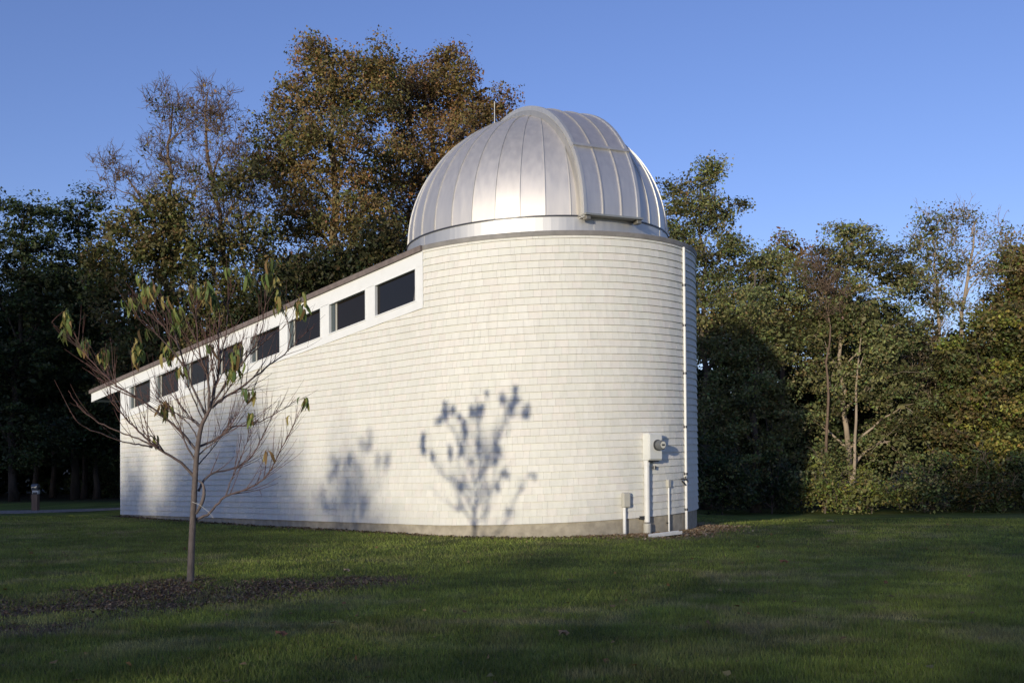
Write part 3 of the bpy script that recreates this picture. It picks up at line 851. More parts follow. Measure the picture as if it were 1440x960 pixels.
DM, LM = 1.5, 2.9
NLEAF = [0]
def tree(name, label, Yd, trunk, blobs, cols, leaf=.13, dens=1.0, clump=.55, bark='bark', group=None, r0=.16, flat=.15, droop=0.0, bare=0, cat='tree', keep_gap=.0, twigs=True, lean=None, shell=.5, lpc=46, vflat=.75):
    """trunk: px points bottom->top (first y ignored: stands on ground); blobs: (px, py, rx_px, ry_px[, dY])"""
    sc = Yd / F
    base = at(trunk[0][0], trunk[0][1], Yd); bzv = float(gz(base[0], base[1]))
    base[2] = bzv - .1
    tp = [base] + [at(q[0], q[1], Yd + (q[2] if len(q) > 2 else 0)) for q in trunk[1:]]
    root = empty(name, (base[0], base[1], bzv)); tag(root, label, cat, group)
    # smooth trunk
    dense = []
    for i in range(len(tp) - 1):
        seg = bend(tp[i], tp[i + 1], 4, .02)
        dense += seg[:-1] if i < len(tp) - 2 else seg
    dense = [np.array(q) for q in dense]
    rr = [r0 * (1 - .85 * i / (len(dense) - 1)) for i in range(len(dense))]
    rr[0] *= 1.35
    wood = MB(); wood.tube(dense, rr, 9, (1, 1, 1))
    Cs = []; Cc = []; SZ = []
    cols = np.array(cols, float)
    for bl in blobs:
        px, py, rx, ry = bl[:4]; dY = bl[4] if len(bl) > 4 else 0
        dn = bl[5] if len(bl) > 5 else 1.0
        c = at(px, py, Yd + dY); ax = rx * sc; az = ry * sc; ay = min(max(ax, az) * .85, 3.0)
        # limb from the trunk up to the blob
        zs = np.array([q[2] for q in dense])
        want = c[2] - max(.4, .9 * np.hypot(c[0] - dense[-1][0], c[1] - dense[-1][1]) * .6) - az * .6
        j = int(np.argmin(np.abs(zs - want))); j = max(j, 2)
        limb = bend(dense[j], c, 5, .07, .05)
        rl = max(rr[j] * .62, .02)
        wood.tube(limb, [rl * (1 - .75 * i / 5) for i in range(6)], 6)
        area = 4 * PI * ((ax * ay) ** 1.6 / 3 + (ax * az) ** 1.6 / 3 + (ay * az) ** 1.6 / 3) ** (1 / 1.6)
        nc = max(3, int(area / (clump ** 2 * 3.0) * dens * dn * DM))
        u = rng.normal(size=(nc, 3)); u /= np.linalg.norm(u, axis=1)[:, None]
        rad = (shell + (1 - shell) * rng.random(nc) ** .6) * (.82 + .36 * rng.random(nc))
        cc = c + u * rad[:, None] * np.array([ax, ay, az])
        cc = cc[cc[:, 2] > bzv + .15]
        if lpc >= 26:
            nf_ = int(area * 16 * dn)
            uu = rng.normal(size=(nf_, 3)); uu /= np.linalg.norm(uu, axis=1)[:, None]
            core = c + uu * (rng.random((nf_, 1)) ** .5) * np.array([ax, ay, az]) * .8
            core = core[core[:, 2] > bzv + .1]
            Cs.append(core); Cc.append(cols[rng.integers(0, len(cols), len(core))] * .8); SZ.append(np.full(len(core), 1.9))  # inner leaves coloured darker, as shade inside the crown
        for q in cc:
            if twigs and rng.random() < .75 / DM:
                st = limb[rng.integers(2, 6)]
                wood.tube(bend(st, q, 3, .12, .04), [rl * .28, rl * .2, rl * .12, .006], 4, cap=False)
            if bare:
                for _ in range(bare):
                    dv = rng.normal(size=3) * .6 + np.array([0, 0, .55]) + (q - c) * .25
                    dv /= np.linalg.norm(dv); L_ = clump * (.7 + .9 * rng.random()); a_ = q; path_ = [a_]
                    for _k in range(4):
                        dv = dv + rng.normal(size=3) * .28 + np.array([0, 0, .06]); dv /= np.linalg.norm(dv)
                        a_ = a_ + dv * L_ / 4; path_.append(a_)
                        if _k in (0, 1, 2):
                            d2 = dv + rng.normal(size=3) * .65; d2 /= np.linalg.norm(d2)
                            m_ = a_ + d2 * L_ * .2
                            wood.tube([a_, m_, m_ + (d2 + rng.normal(size=3) * .35) * L_ * .2], [.009, .007, .004], 3, cap=False)
                    wood.tube(path_, [.013, .011, .009, .007, .004], 3, cap=False)
            k = int(lpc * (LM if lpc >= 18 else 1.3) * (.5 + rng.random()))
            if k < 1: continue
            sz = clump * (.6 + .7 * rng.random())
            pts = q + np.clip(rng.normal(size=(k, 3)), -1.7, 1.7) * np.array([sz, sz, sz * vflat]) * .54
            base_c = cols[rng.integers(0, len(cols))] * (.72 + .56 * rng.random())
            SZ.append(np.ones(k)); Cs.append(pts); Cc.append(base_c[None, :] * (.7 + .6 * rng.random((k, 1))) * (1 + .12 * rng.normal(size=(k, 3))))
    wood.build('trunk', M[bark], root, smooth=True)
    if Cs:
        Cs = np.vstack(Cs); Cc = np.clip(np.vstack(Cc), .005, .9); NLEAF[0] += len(Cs)
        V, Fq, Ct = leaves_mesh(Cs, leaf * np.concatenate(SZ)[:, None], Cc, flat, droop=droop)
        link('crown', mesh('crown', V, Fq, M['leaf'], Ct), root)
    return root

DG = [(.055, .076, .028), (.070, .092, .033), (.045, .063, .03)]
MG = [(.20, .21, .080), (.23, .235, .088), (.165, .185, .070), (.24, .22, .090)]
OL = [(.16, .135, .05), (.14, .13, .048), (.18, .145, .055), (.14, .15, .048)]
BR = [(.24, .165, .062), (.21, .155, .058), (.27, .18, .068), (.18, .15, .055), (.27, .165, .064)]
YG = [(.22, .23, .05), (.17, .19, .05), (.27, .25, .06)]
RB = [(.23, .135, .055), (.26, .15, .062), (.19, .125, .055), (.19, .15, .055)]

# --- left side
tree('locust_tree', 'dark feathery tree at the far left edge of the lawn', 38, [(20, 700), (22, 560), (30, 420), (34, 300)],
     [(28, 330, 62, 60), (-20, 400, 60, 70), (70, 420, 60, 60), (20, 520, 70, 60), (-40, 300, 40, 40, 2), (-60, 520, 60, 80), (40, 610, 70, 50)], DG, dens=.75, vflat=.45, flat=.35, leaf=.12, bark='bark_shaded')
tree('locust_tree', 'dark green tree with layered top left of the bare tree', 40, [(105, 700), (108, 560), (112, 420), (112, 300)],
     [(112, 310, 48, 42), (85, 380, 55, 50), (140, 400, 50, 60), (110, 480, 75, 60), (100, 580, 80, 60), (150, 620, 60, 50)], DG, dens=.75, vflat=.45, flat=.35, leaf=.12, bark='bark_shaded')
tree('olive_tree', 'olive brown rounded tree in front of the bare treetops', 36, [(232, 700), (230, 560), (225, 430), (222, 330)],
     [(200, 330, 62, 50), (160, 370, 40, 50), (245, 350, 60, 50), (190, 430, 75, 55), (270, 430, 60, 60), (235, 290, 40, 36), (215, 520, 80, 60), (290, 500, 50, 50)], OL + [(.07, .085, .02)], dens=.72, leaf=.13, lpc=38, bark='bark_shaded')
tree('bare_tree', 'tall nearly bare tree with slim twiggy top against the sky', 41, [(240, 700), (238, 500), (237, 330), (236, 220), (243, 150)],
     [(238, 150, 30, 34, 0, 1.3), (262, 170, 32, 40), (225, 215, 26, 40), (250, 240, 34, 40), (290, 160, 26, 40, 0, .9)], OL + DG, dens=.9, bare=5, lpc=4, leaf=.13, bark='bark_tan', shell=.2, clump=.5)
tree('bare_tree', 'leafless leaning tree with spreading twigs beside the big brown tree', 39, [(330, 700), (328, 520), (318, 380), (300, 270), (290, 190), (292, 130)],
     [(295, 150, 34, 46), (325, 200, 36, 44), (300, 250, 50, 46), (345, 260, 34, 46), (275, 300, 50, 40), (330, 320, 44, 50)], OL + RB, dens=.95, bare=5, lpc=5, leaf=.12, shell=.2, clump=.5, bark='bark_tan')
tree('bare_tree', 'bare drooping tree reaching left over the olive tree', 38, [(252, 700), (246, 500), (230, 350), (205, 285), (180, 250)],
     [(160, 235, 32, 26), (190, 265, 36, 26), (215, 290, 30, 26), (150, 260, 20, 20, 0, .7)], OL, dens=1.0, bare=5, lpc=2, leaf=.12, shell=.2, clump=.5, bark='bark_tan')
tree('thicket_tree', 'sparse brownish tree tangled between the bare trees and the roof', 37, [(352, 700), (350, 540), (345, 420), (338, 300)],
     [(325, 260, 40, 36), (350, 330, 44, 50), (300, 370, 50, 50), (365, 420, 60, 60), (310, 460, 60, 60), (360, 240, 26, 30, 0, .6)], OL + [(.06, .065, .022)], dens=.68, bare=1, lpc=34, leaf=.12, bark='bark_shaded')
tree('big_maple', 'huge yellow-brown tree with pale trunk behind the sloping roof', 42, [(480, 700), (475, 480), (468, 330), (464, 200), (470, 110)],
     [(475, 110, 62, 52), (420, 150, 52, 55), (520, 140, 46, 60), (400, 220, 48, 55, -1), (470, 210, 60, 60, -2), (530, 240, 50, 60), (420, 300, 60, 60), (500, 320, 60, 60, -2), (460, 390, 80, 55), (400, 380, 50, 50), (440, 80, 30, 26), (540, 90, 26, 34), (385, 250, 24, 30)],
     BR + OL, dens=.78, leaf=.115, clump=.6, bark='bark_pale', r0=.3, lpc=56)
tree('big_maple', 'tall rusty brown tree standing behind the silver dome', 45, [(620, 700), (616, 480), (612, 330), (608, 200), (606, 120)],
     [(605, 120, 52, 54), (650, 130, 44, 50), (575, 160, 40, 60), (680, 170, 36, 42), (640, 210, 60, 60, -2), (580, 250, 52, 60), (705, 150, 22, 24), (640, 300, 70, 60), (570, 340, 50, 50), (700, 230, 40, 50), (625, 80, 26, 20)],
     RB + BR[:3], dens=.74, leaf=.12, clump=.6, r0=.3, lpc=54)
# lower fill behind the roof
tree('understory_tree', 'dark bushy tree just above the middle of the roof', 36, [(430, 700), (430, 520), (432, 420)],
     [(430, 400, 55, 40), (390, 440, 50, 40), (480, 380, 50, 36), (420, 480, 70, 50), (500, 400, 40, 36), (350, 470, 50, 45)], [(.045, .05, .02), (.06, .055, .02), (.035, .045, .018)], dens=.8, bark='bark_shaded')
tree('understory_tree', 'dark bushy tree at the foot of the silver dome', 36, [(545, 700), (545, 500), (545, 400)],
     [(545, 350, 46, 40), (510, 370, 40, 36), (585, 370, 40, 40), (550, 430, 60, 40)], [(.05, .05, .02), (.07, .06, .022), (.04, .045, .018)], dens=.8, bark='bark_shaded')
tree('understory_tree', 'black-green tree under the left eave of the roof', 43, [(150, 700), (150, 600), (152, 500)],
     [(150, 500, 70, 50), (200, 520, 60, 50), (110, 560, 60, 50), (170, 590, 70, 50), (60, 540, 70, 60), (0, 560, 70, 60)], DG, dens=.9, leaf=.17, lpc=50, bark='bark_shaded')
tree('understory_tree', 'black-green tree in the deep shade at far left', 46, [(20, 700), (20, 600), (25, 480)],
     [(20, 470, 80, 60), (-50, 520, 80, 70), (80, 480, 70, 60), (50, 600, 90, 60), (-40, 620, 80, 60)], DG, dens=.9, leaf=.18, lpc=50, bark='bark_shaded')

# --- right side
Yr = 30.0
tree('walnut_tree', 'tall green tree with tapering top right of the dome', 37.2, [(995, 716), (992, 560), (988, 400), (985, 260)],
     [(988, 250, 30, 26), (972, 300, 46, 40), (1015, 300, 36, 36), (950, 350, 40, 46), (1000, 370, 56, 44), (1040, 380, 34, 34), (985, 450, 60, 50), (1040, 450, 44, 44), (940, 270, 20, 24, 0, .6), (1000, 235, 18, 14), (955, 410, 40, 40), (1060, 410, 30, 30), (1028, 345, 24, 22), (955, 290, 20, 20)],
     MG + [(.085, .08, .03)], dens=.85, vflat=.5, flat=.3, leaf=.10, droop=.2, lpc=56)
tree('walnut_tree', 'drooping green tree half in the tower shadow', 34.7, [(1062, 717), (1060, 600), (1058, 470), (1062, 380)],
     [(1060, 440, 56, 44), (1025, 490, 46, 40), (1095, 480, 40, 44), (1050, 550, 66, 44), (1010, 580, 40, 50), (1090, 600, 46, 50), (1040, 640, 60, 46), (1085, 380, 34, 32, 1.5)],
     MG, dens=.9, vflat=.45, flat=.35, leaf=.098, lpc=56, droop=.25)
tree('brown_top_tree', 'tree with dull brown top between two green trees', 39.2, [(1100, 714), (1100, 560), (1098, 440), (1096, 370)],
     [(1112, 352, 22, 22), (1095, 375, 34, 30), (1080, 420, 40, 36), (1120, 430, 36, 40), (1110, 490, 40, 44)], BR[:2] + MG[:2] + RB[:1], dens=.8, leaf=.12)
tree('walnut_tree', 'broad green tree with twin pale trunks on the right', 35.2, [(1205, 717), (1190, 600), (1180, 500), (1188, 400), (1195, 340)],
     [(1200, 350, 40, 34), (1165, 380, 38, 40), (1235, 380, 40, 44), (1190, 440, 60, 46), (1250, 460, 44, 50), (1145, 470, 40, 40), (1160, 530, 44, 36), (1235, 530, 60, 40), (1270, 570, 44, 40), (1150, 590, 34, 34), (1255, 620, 50, 36), (1165, 640, 36, 30), (1190, 330, 26, 20), (1225, 335, 20, 20), (1262, 395, 34, 34, 1), (1140, 410, 30, 30, 1)],
     MG + [(.095, .09, .035)], dens=.82, vflat=.45, flat=.35, leaf=.098, lpc=56, droop=.25, bark='bark_pale', r0=.11)
tree('thin_tree', 'slim pale forked trunk beside the broad green tree', 34.5, [(1200, 717), (1202, 620), (1206, 520), (1214, 430)],
     [(1212, 450, 30, 30), (1225, 480, 30, 30)], MG, dens=.7, leaf=.098, lpc=56, bark='bark_pale', r0=.07)
tree('dead_topped_tree', 'tan twiggy dead crown poking out of the green trees', 34.2, [(1160, 717), (1165, 560), (1168, 460), (1160, 410)],
     [(1152, 400, 26, 30), (1170, 420, 22, 30), (1145, 380, 18, 20)], [(.16, .11, .07)], dens=1.0, bare=6, lpc=5, leaf=.09, bark='bark_tan', r0=.06, shell=.2, clump=.45)
tree('thin_top_tree', 'airy tall tree with small leafy top right of the broad tree', 38.2, [(1330, 716), (1325, 560), (1318, 420), (1312, 330)],
     [(1310, 320, 30, 28), (1300, 355, 32, 28), (1330, 375, 26, 30), (1290, 400, 30, 34), (1318, 430, 36, 30)], OL + MG, dens=.8, bare=2, lpc=30, leaf=.098, bark='bark_pale', r0=.12, shell=.2)
tree('thin_top_tree', 'half bare tall tree with pale branches at the right', 37.7, [(1325, 716), (1340, 560), (1352, 440), (1366, 360), (1372, 310)],
     [(1368, 310, 30, 24), (1395, 340, 28, 26), (1350, 345, 26, 26), (1400, 375, 22, 22), (1375, 390, 30, 26), (1355, 440, 30, 30), (1412, 350, 14, 20)], OL + MG, dens=.7, bare=3, lpc=22, leaf=.098, bark='bark_pale', r0=.12, shell=.2)
tree('maple_tree', 'leafy yellow-green maple at the right edge', 35.2, [(1405, 717), (1400, 600), (1395, 500), (1392, 440)],
     [(1395, 470, 50, 36), (1350, 510, 44, 40), (1430, 470, 44, 44), (1400, 560, 70, 46), (1340, 590, 44, 50), (1440, 600, 50, 60), (1375, 640, 60, 40), (1460, 520, 50, 60)],
     YG + OL + [(.06, .07, .02)], dens=.95, leaf=.125, lpc=56, vflat=.5, flat=.3, droop=.2)
tree('maple_tree', 'orange-tinged tree behind the yellow-green maple', 40.2, [(1440, 714), (1440, 560), (1440, 440)],
     [(1425, 360, 34, 30), (1440, 390, 44, 40), (1415, 430, 40, 30), (1470, 420, 50, 60), (1490, 380, 40, 50)], OL + BR[:2] + YG[:1], dens=.8, leaf=.14)
tree('brush_tree', 'reddish brown scrubby tree left of the yellow-green maple', 36.2, [(1312, 717), (1315, 600), (1318, 520)],
     [(1315, 510, 40, 36), (1295, 540, 30, 36), (1320, 570, 34, 40), (1305, 470, 24, 30)], [(.13, .09, .05), (.09, .07, .035), (.07, .07, .03)], dens=.75, bare=2, lpc=26, leaf=.098, bark='bark_pale', r0=.08)
# back rows that close the view
tree('back_tree', 'dark tree deep behind the drooping green tree', 42.2, [(1040, 712), (1040, 560), (1040, 450)],
     [(1040, 480, 80, 50), (1000, 560, 70, 60), (1090, 560, 70, 60), (1040, 640, 80, 40)], DG, dens=.75, leaf=.17)
tree('back_tree', 'dark tree deep behind the twin pale trunks', 42.2, [(1190, 712), (1190, 560), (1190, 470)],
     [(1190, 470, 90, 60), (1150, 560, 70, 60), (1240, 560, 80, 60), (1190, 640, 90, 40), (1280, 500, 50, 50)], DG, dens=.75, leaf=.17)
tree('back_tree', 'dark tree deep behind the maple at right', 42.2, [(1380, 712), (1380, 560), (1380, 480)],
     [(1380, 520, 90, 50), (1320, 580, 70, 60), (1450, 560, 80, 70), (1380, 640, 90, 40)], DG, dens=.75, leaf=.17)
for (px_, Y_, lab_) in ((820, 38, 'green tree hidden behind the left half of the tower'), (890, 37, 'green tree hidden behind the right half of the tower'), (740, 40, 'green tree hidden behind the building where the roof meets the tower')):
    tree('hidden_tree', lab_, Y_, [(px_, 712), (px_, 560), (px_, 430)],
         [(px_, 420, 44, 44), (px_ - 24, 480, 46, 46), (px_ + 26, 490, 46, 50), (px_, 570, 60, 56), (px_, 650, 60, 44)], MG[:2] + DG, dens=.6, leaf=.17)
# off to the sides, seen only a step away
tree('side_tree', 'green tree just beyond the right edge of the lawn', 36.2, [(1540, 716), (1540, 560), (1540, 400)],
     [(1540, 380, 60, 60), (1510, 460, 60, 60), (1580, 480, 60, 70), (1530, 570, 80, 60), (1550, 650, 80, 40)], MG, dens=.7, leaf=.16)
tree('side_tree', 'dark tree just beyond the left edge of the lawn', 41.2, [(-110, 700), (-110, 560), (-110, 400)],
     [(-110, 360, 70, 60), (-140, 450, 70, 60), (-90, 540, 80, 60), (-130, 630, 80, 50)], DG, dens=.7, leaf=.16)

# low bushes at the wood's edge on the right
def bush(label, px, Yd, w, h, cols, leaf=.1, dens=1.1):
    blobs = []
    n = max(3, int(w / 22))
    for i in range(n):
        hh = h * (.45 + .75 * rng.random())
        blobs.append((px - w / 2 + w * (i + .5) / n + rng.normal() * 4, 716 - hh * .5, w / n * (.7 + .5 * rng.random()), hh * .5, (rng.random() - .5) * 2.2))
        if rng.random() < .6: blobs.append((px - w / 2 + w * (i + rng.random()) / n, 716 - hh - 8 * rng.random(), 8, 10 + 8 * rng.random(), (rng.random() - .5) * 2.2, .8))
    return tree('bush', label, Yd, [(px, 718), (px + 2, 700), (px, 716 - h * .5)], blobs, cols, leaf=leaf, dens=dens, clump=.4, r0=.03, lpc=30, bare=1, shell=.3, cat='bush', group='bushes along the edge of the wood')
bush('shaded dark bush nearest the tower on the right', 1015, 33.6, 70, 90, DG + MG[:1])  # bushes in shade take dark leaves, sunlit ones bright: light put into colour
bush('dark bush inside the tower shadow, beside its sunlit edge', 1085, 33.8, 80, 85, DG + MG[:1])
bush('sunlit green bush just right of the tower shadow', 1160, 33.6, 70, 75, MG + YG[:2])
bush('low yellow-green bush under the twin pale trunks', 1225, 33.4, 80, 62, MG + YG[:2])
bush('dull green bush right of the twin pale trunks', 1300, 33.8, 80, 70, MG[:2] + DG)
bush('dark brown-green bush under the yellow-green maple', 1370, 33.7, 80, 66, DG + OL[:1])
bush('shaded bush at the right border of the lawn', 1445, 33.6, 90, 76, DG)
tree('bush', 'low dark shrub near the left end of the building', 42.2, [(140, 700), (140, 690), (140, 670)], [(120, 680, 24, 18), (145, 678, 24, 20), (165, 682, 20, 18)], DG, leaf=.1, clump=.35, r0=.02, cat='bush', dens=1.2)
# thin trunks in the deep shade at left
for i, (px, Yd, top, lab) in enumerate([(48, 41, 470, 'slim dark trunk in the shade above the bollard'), (75, 43, 480, 'slim dark trunk right of the bollard in deep shade'), (118, 41.5, 500, 'slim mossy trunk in deep shade, between bollard and building'), (136, 40, 500, 'slim pale trunk in deep shade nearest the building')]):
    tree('slim_tree', lab, Yd, [(px, 700), (px + 3, 620), (px - 2, top), (px + 2, top - 60)], [(px, top - 70, 26, 24)], DG, leaf=.13, r0=.13, dens=.8, bark='bark_shaded', group='slim trunks in the shaded wood')

# far woods: one mass behind everything
def mass(name, label, pts, cols, leaf, seed_n):
    Cs = []; Cc = []
    for (cx, cy, cz, rx, ry, rz, n) in pts:
        u = rng.normal(size=(n, 3)); u /= np.linalg.norm(u, axis=1)[:, None]
        rr = rng.random((n, 1)) ** .4
        p = np.array([cx, cy, cz]) + u * rr * np.array([rx, ry, rz])
        p = p[p[:, 2] > 0.05]
        Cs.append(p); c = np.array(cols)[rng.integers(0, len(cols), len(p))] * (.6 + .8 * rng.random((len(p), 1))); Cc.append(c)
    Cs = np.vstack(Cs); Cc = np.vstack(Cc)
    V, Fq, Ct = leaves_mesh(Cs, leaf, Cc, .2, aspect=.8)
    return tag(link(name, mesh(name, V, Fq, M['leaf'], Ct)), label, 'woods', kind='stuff')
pts = [(-56 + 3.2 * i, 47 + rng.random() * 2, .9, 2.2, 1.2, 1.7, 700) for i in range(16)]
for i in range(36):
    xx = -60 + i * 3.4 if i < 22 else -60 + 22 * 3.4 + (i - 22) * 4.2
    h = 5.2 + rng.random() * 1.6 if xx > 2 else 7.5 + 1.5 * rng.random()
    yy = 50 + rng.random() * 4
    pts.append((xx, yy, h * .5, 3.2, 2.2, h * .55, 1700))
mass('far_woods', 'dark mass of woods closing the view behind the trees', pts, DG, .42, 0)

# the tree belt behind the camera whose shade covers the lawn
tanE = math.tan(SUN_EL)
def belt_h(u):
    # height needed so that its shade ends where it ends on the lawn, the wall and the trees
    P_ = [(-60, 15), (-25.5, 14), (-24, 6.2), (-21.5, 4.6), (-19.6, 6.4), (-18.6, 4.7), (-17.6, 6.6), (-15, 7.2), (-13.4, 6.2), (-12.4, 5.0), (-11, 5.7), (-9.9, 4.6), (-9.2, 3.6), (-8, 3.45), (-6.4, 3.5), (-5.0, 4.3), (-3.6, 5.4), (-1, 7.9), (2, 8.7), (5, 9.0), (14, 9.2)]
    return float(np.interp(u, [a for a, b in P_], [b for a, b in P_]))
dS = np.array([math.sin(SUN_AZ), math.cos(SUN_AZ)]); pS = np.array([math.cos(SUN_AZ), -math.sin(SUN_AZ)])
Cs = []
u = -46.0
while u < 14:
    h = belt_h(u) + tanE * 28
    n = int(560 * h / 6 * float(np.interp(u, [-46, -13, -12, -5.5, -4.5, 14], [1, 1, .6, .55, .42, .6])))
    ctr = dS * -45 + pS * u
    pz = rng.random(n) * h
    pz = pz + np.where(pz > h * .75, rng.normal(size=n) * .55, 0)
    pxy = ctr + (rng.normal(size=(n, 1)) * 1.4) * dS + ((rng.random((n, 1)) - .5) * .8) * pS
    Cs.append(np.column_stack([pxy, np.clip(pz, .05, 30)]))
    u += .5
Cs = np.vstack(Cs)
V, Fq, Ct = leaves_mesh(Cs, .34, np.tile(np.array([[.05, .065, .02]]), (len(Cs), 1)), .2, aspect=.8)
tag(link('tree_belt', mesh('tree_belt', V, Fq, M['leaf'], Ct)), 'belt of trees across the lawn behind the viewer, shading it', 'woods', kind='stuff')

# ------------------------------------------------------------------ SAPLING(S)
leafmeshes = []
LC = [(.13, .165, .045), (.10, .14, .042), (.17, .18, .05), (.22, .18, .06), (.19, .12, .05), (.08, .12, .04)]
for k in range(12):
    L = .15 + .05 * rng.random(); W = .0145 + .004 * rng.random(); V = []; Fc = []
    curl = 1.5 + .6 * rng.random()
    n = 6; pos = np.array([0., 0., 0.]); a = .7
    for i in range(n + 1):
        t = i / n
        w = W * math.sin(PI * min(max(t * .93 + .04, 0), 1)) ** .8
        ang = .75 - 2.25 * min(t / .42, 1) - .1 * curl * t
        if i: pos = pos + np.array([math.cos(ang), 0, math.sin(ang)]) * L / n
        fold = .35 * w
        V += [(pos[0], -w, pos[2] - fold), (pos[0], 0, pos[2] + fold * .3), (pos[0], w, pos[2] - fold)]
    for i in range(n):
        for q in range(2):
            j = 3 * i + q; Fc.append((j, j + 1, j + 4, j + 3))
    leafmeshes.append(mesh('leaf', V, Fc, M['leaf_sap'], np.array(LC[k % 6]) * (1.25 + .4 * rng.random()), True))

def catmull(pts, k=5):
    pts = [np.array(p, float) for p in pts]; out = []
    P_ = [2 * pts[0] - pts[1]] + pts + [2 * pts[-1] - pts[-2]]
    for i in range(1, len(P_) - 2):
        a, b, c, d = P_[i - 1:i + 3]
        for j in range(k):
            t = j / k
            out.append(.5 * ((2 * b) + (-a + c) * t + (2 * a - 5 * b + 4 * c - d) * t * t + (-a + 3 * b - 3 * c + d) * t ** 3))
    out.append(pts[-1]); return out
GREYB = (.13, .105, .095); REDB = (.13, .062, .05)
def lerp3(a, b, t): return tuple(a[i] * (1 - t) + b[i] * t for i in range(3))
def tubec(mb, pts, rad, n, c0, c1):
    v0 = len(mb.v); mb.tube(pts, rad, n)
    m = len(pts)
    for i in range(m):
        for k in range(n): mb.c[v0 + i * n + k] = lerp3(c0, c1, i / (m - 1))

def sapling(label, trunk, branches, clusters, YS, ground, nleaf_scale=1.0, name='young_tree'):
    """branches: list of (depth_slope, r0, [px points]); depth grows away from the trunk by depth_slope per metre"""
    tr = [at(px, py, YS) for px, py in trunk]; tr[0][2] = ground - .05
    root = empty(name, (tr[0][0], tr[0][1], ground)); tag(root, label, 'tree')
    tb = MB(); cm = catmull(tr, 5); n = len(cm)
    tubec(tb, cm, [.041 * (1 - .62 * (i / (n - 1)) ** 1.1) + (.012 if i == 0 else 0) for i in range(n)], 12, (.125, .105, .095), (.11, .08, .07))
    tb.build('trunk', M['bark_sap'], root, smooth=True)
    tips = []
    allpts = []
    for (ds, r0, pts, ntw) in branches:
        P3 = []; acc = 0
        for i, (px, py) in enumerate(pts):
            if i: acc += math.hypot(px - pts[i - 1][0], py - pts[i - 1][1]) * YS / F
            P3.append(at(px, py, YS + ds * .5 * acc + .5 * (px - trunk[0][0]) * YS / F))
        cm = catmull(P3, 5); n = len(cm)
        mb = MB()
        rad = [max(r0 * (1 - .86 * (i / (n - 1)) ** .8), .0026) for i in range(n)]
        cm = [q + (rng.normal(size=3) * .004 if 0 < i < n - 1 else 0) for i, q in enumerate(cm)]
        tubec(mb, cm, rad, 7, GREYB, REDB)
        allpts += cm[n // 2:]
        for _ in range(int(ntw * 3.2)):
            j = int(n * (.18 + .75 * rng.random())); j = min(max(j, 1), n - 2)
            dvec = cm[j + 1] - cm[j - 1]; dvec /= np.linalg.norm(dvec)
            side = rng.normal(size=3); side -= dvec * (side @ dvec); side /= np.linalg.norm(side)
            L = (.22 + .5 * rng.random()) * (1.15 - .6 * j / n)
            d0 = dvec * .72 + side * .55 + np.array([0, 0, .35]); d0 /= np.linalg.norm(d0)
            q = cm[j]; tw_ = [q]; d_ = d0
            for s_ in range(5):
                d_ = d_ + np.array([0, 0, .07]) + rng.normal(size=3) * .05; d_ /= np.linalg.norm(d_)
                q = q + d_ * L / 5; tw_.append(q)
            r1 = max(rad[j] * .5, .0032)
            tubec(mb, tw_, [r1 * (1 - .7 * i / 5) for i in range(6)], 4, lerp3(GREYB, REDB, .5), REDB)
            allpts += tw_[3:]
            if rng.random() < .4:
                j2 = 2 + int(rng.random() * 2); q2 = tw_[j2]; d2 = d_ + rng.normal(size=3) * .5; d2 /= np.linalg.norm(d2)
                tubec(mb, [q2, q2 + d2 * L * .25, q2 + d2 * L * .42 + np.array([0, 0, .02])], [r1 * .5, r1 * .4, r1 * .25], 3, REDB, REDB)
        mb.build('branch', M['bark_sap'], root, smooth=True)
    AP = np.array(allpts); cnt = [0]; extra = MB()
    for (px, py, h, nl, dy) in clusters:
        c = at(px, py, YS + dy)
        near = AP[np.argsort(np.linalg.norm((AP - c) * np.array([1, .4, 1]), axis=1))[:1]][0]
        c[1] = near[1] * .7 + c[1] * .3
        c = at(px, py, c[1])
        H = h * YS / F
        mb = MB(); topq = c + np.array([rng.normal() * .01, 0, H * .5])
        st = bend(near, topq, 3, .05, .03)
        tubec(mb, st, [.004, .0035, .003, .0025], 4, REDB, REDB); mb.build('twig', M['bark_sap'], root)
        for i in range(int(nl * nleaf_scale)):
            f = rng.random() ** .9
            base = topq + np.array([rng.normal() * .03, rng.normal() * .03, -f * max(H - .10, .01) + .02])
            me = leafmeshes[rng.integers(0, len(leafmeshes))]
            cnt[0] += 1
            if cnt[0] % 2 == 0:
                s_ = .7 + .4 * rng.random(); rm = Matrix.Rotation(rng.random() * 2 * PI, 3, 'Z') @ Matrix.Rotation(.1 + .4 * rng.random(), 3, 'Y')
                b0 = len(extra.v)
                for v_ in me.vertices:
                    w_ = rm @ (v_.co * s_); extra.v.append((base[0] + w_[0], base[1] + w_[1], base[2] + w_[2]))
                c_ = tuple(me.attributes['tint'].data[0].color)[:3]; extra.c += [c_] * len(me.vertices)
                extra.f += [tuple(b0 + i_ for i_ in p_.vertices) for p_ in me.polygons]
                continue
            lo = link('leaf', me, root, loc=tuple(base - np.array(root.location)))
            lo.rotation_euler = (rng.normal() * .25, .1 + .45 * rng.random(), rng.random() * 2 * PI)
            s_ = .8 + .4 * rng.random(); lo.scale = (s_, s_, s_)
    eo = extra.build('leaves', M['leaf_sap'], root, smooth=True); eo['kind'] = 'stuff'
    return root
ST = [(267.5, 820), (269, 778), (271, 735), (274.4, 672), (277.5, 632), (283, 600), (290, 585), (296, 573)]
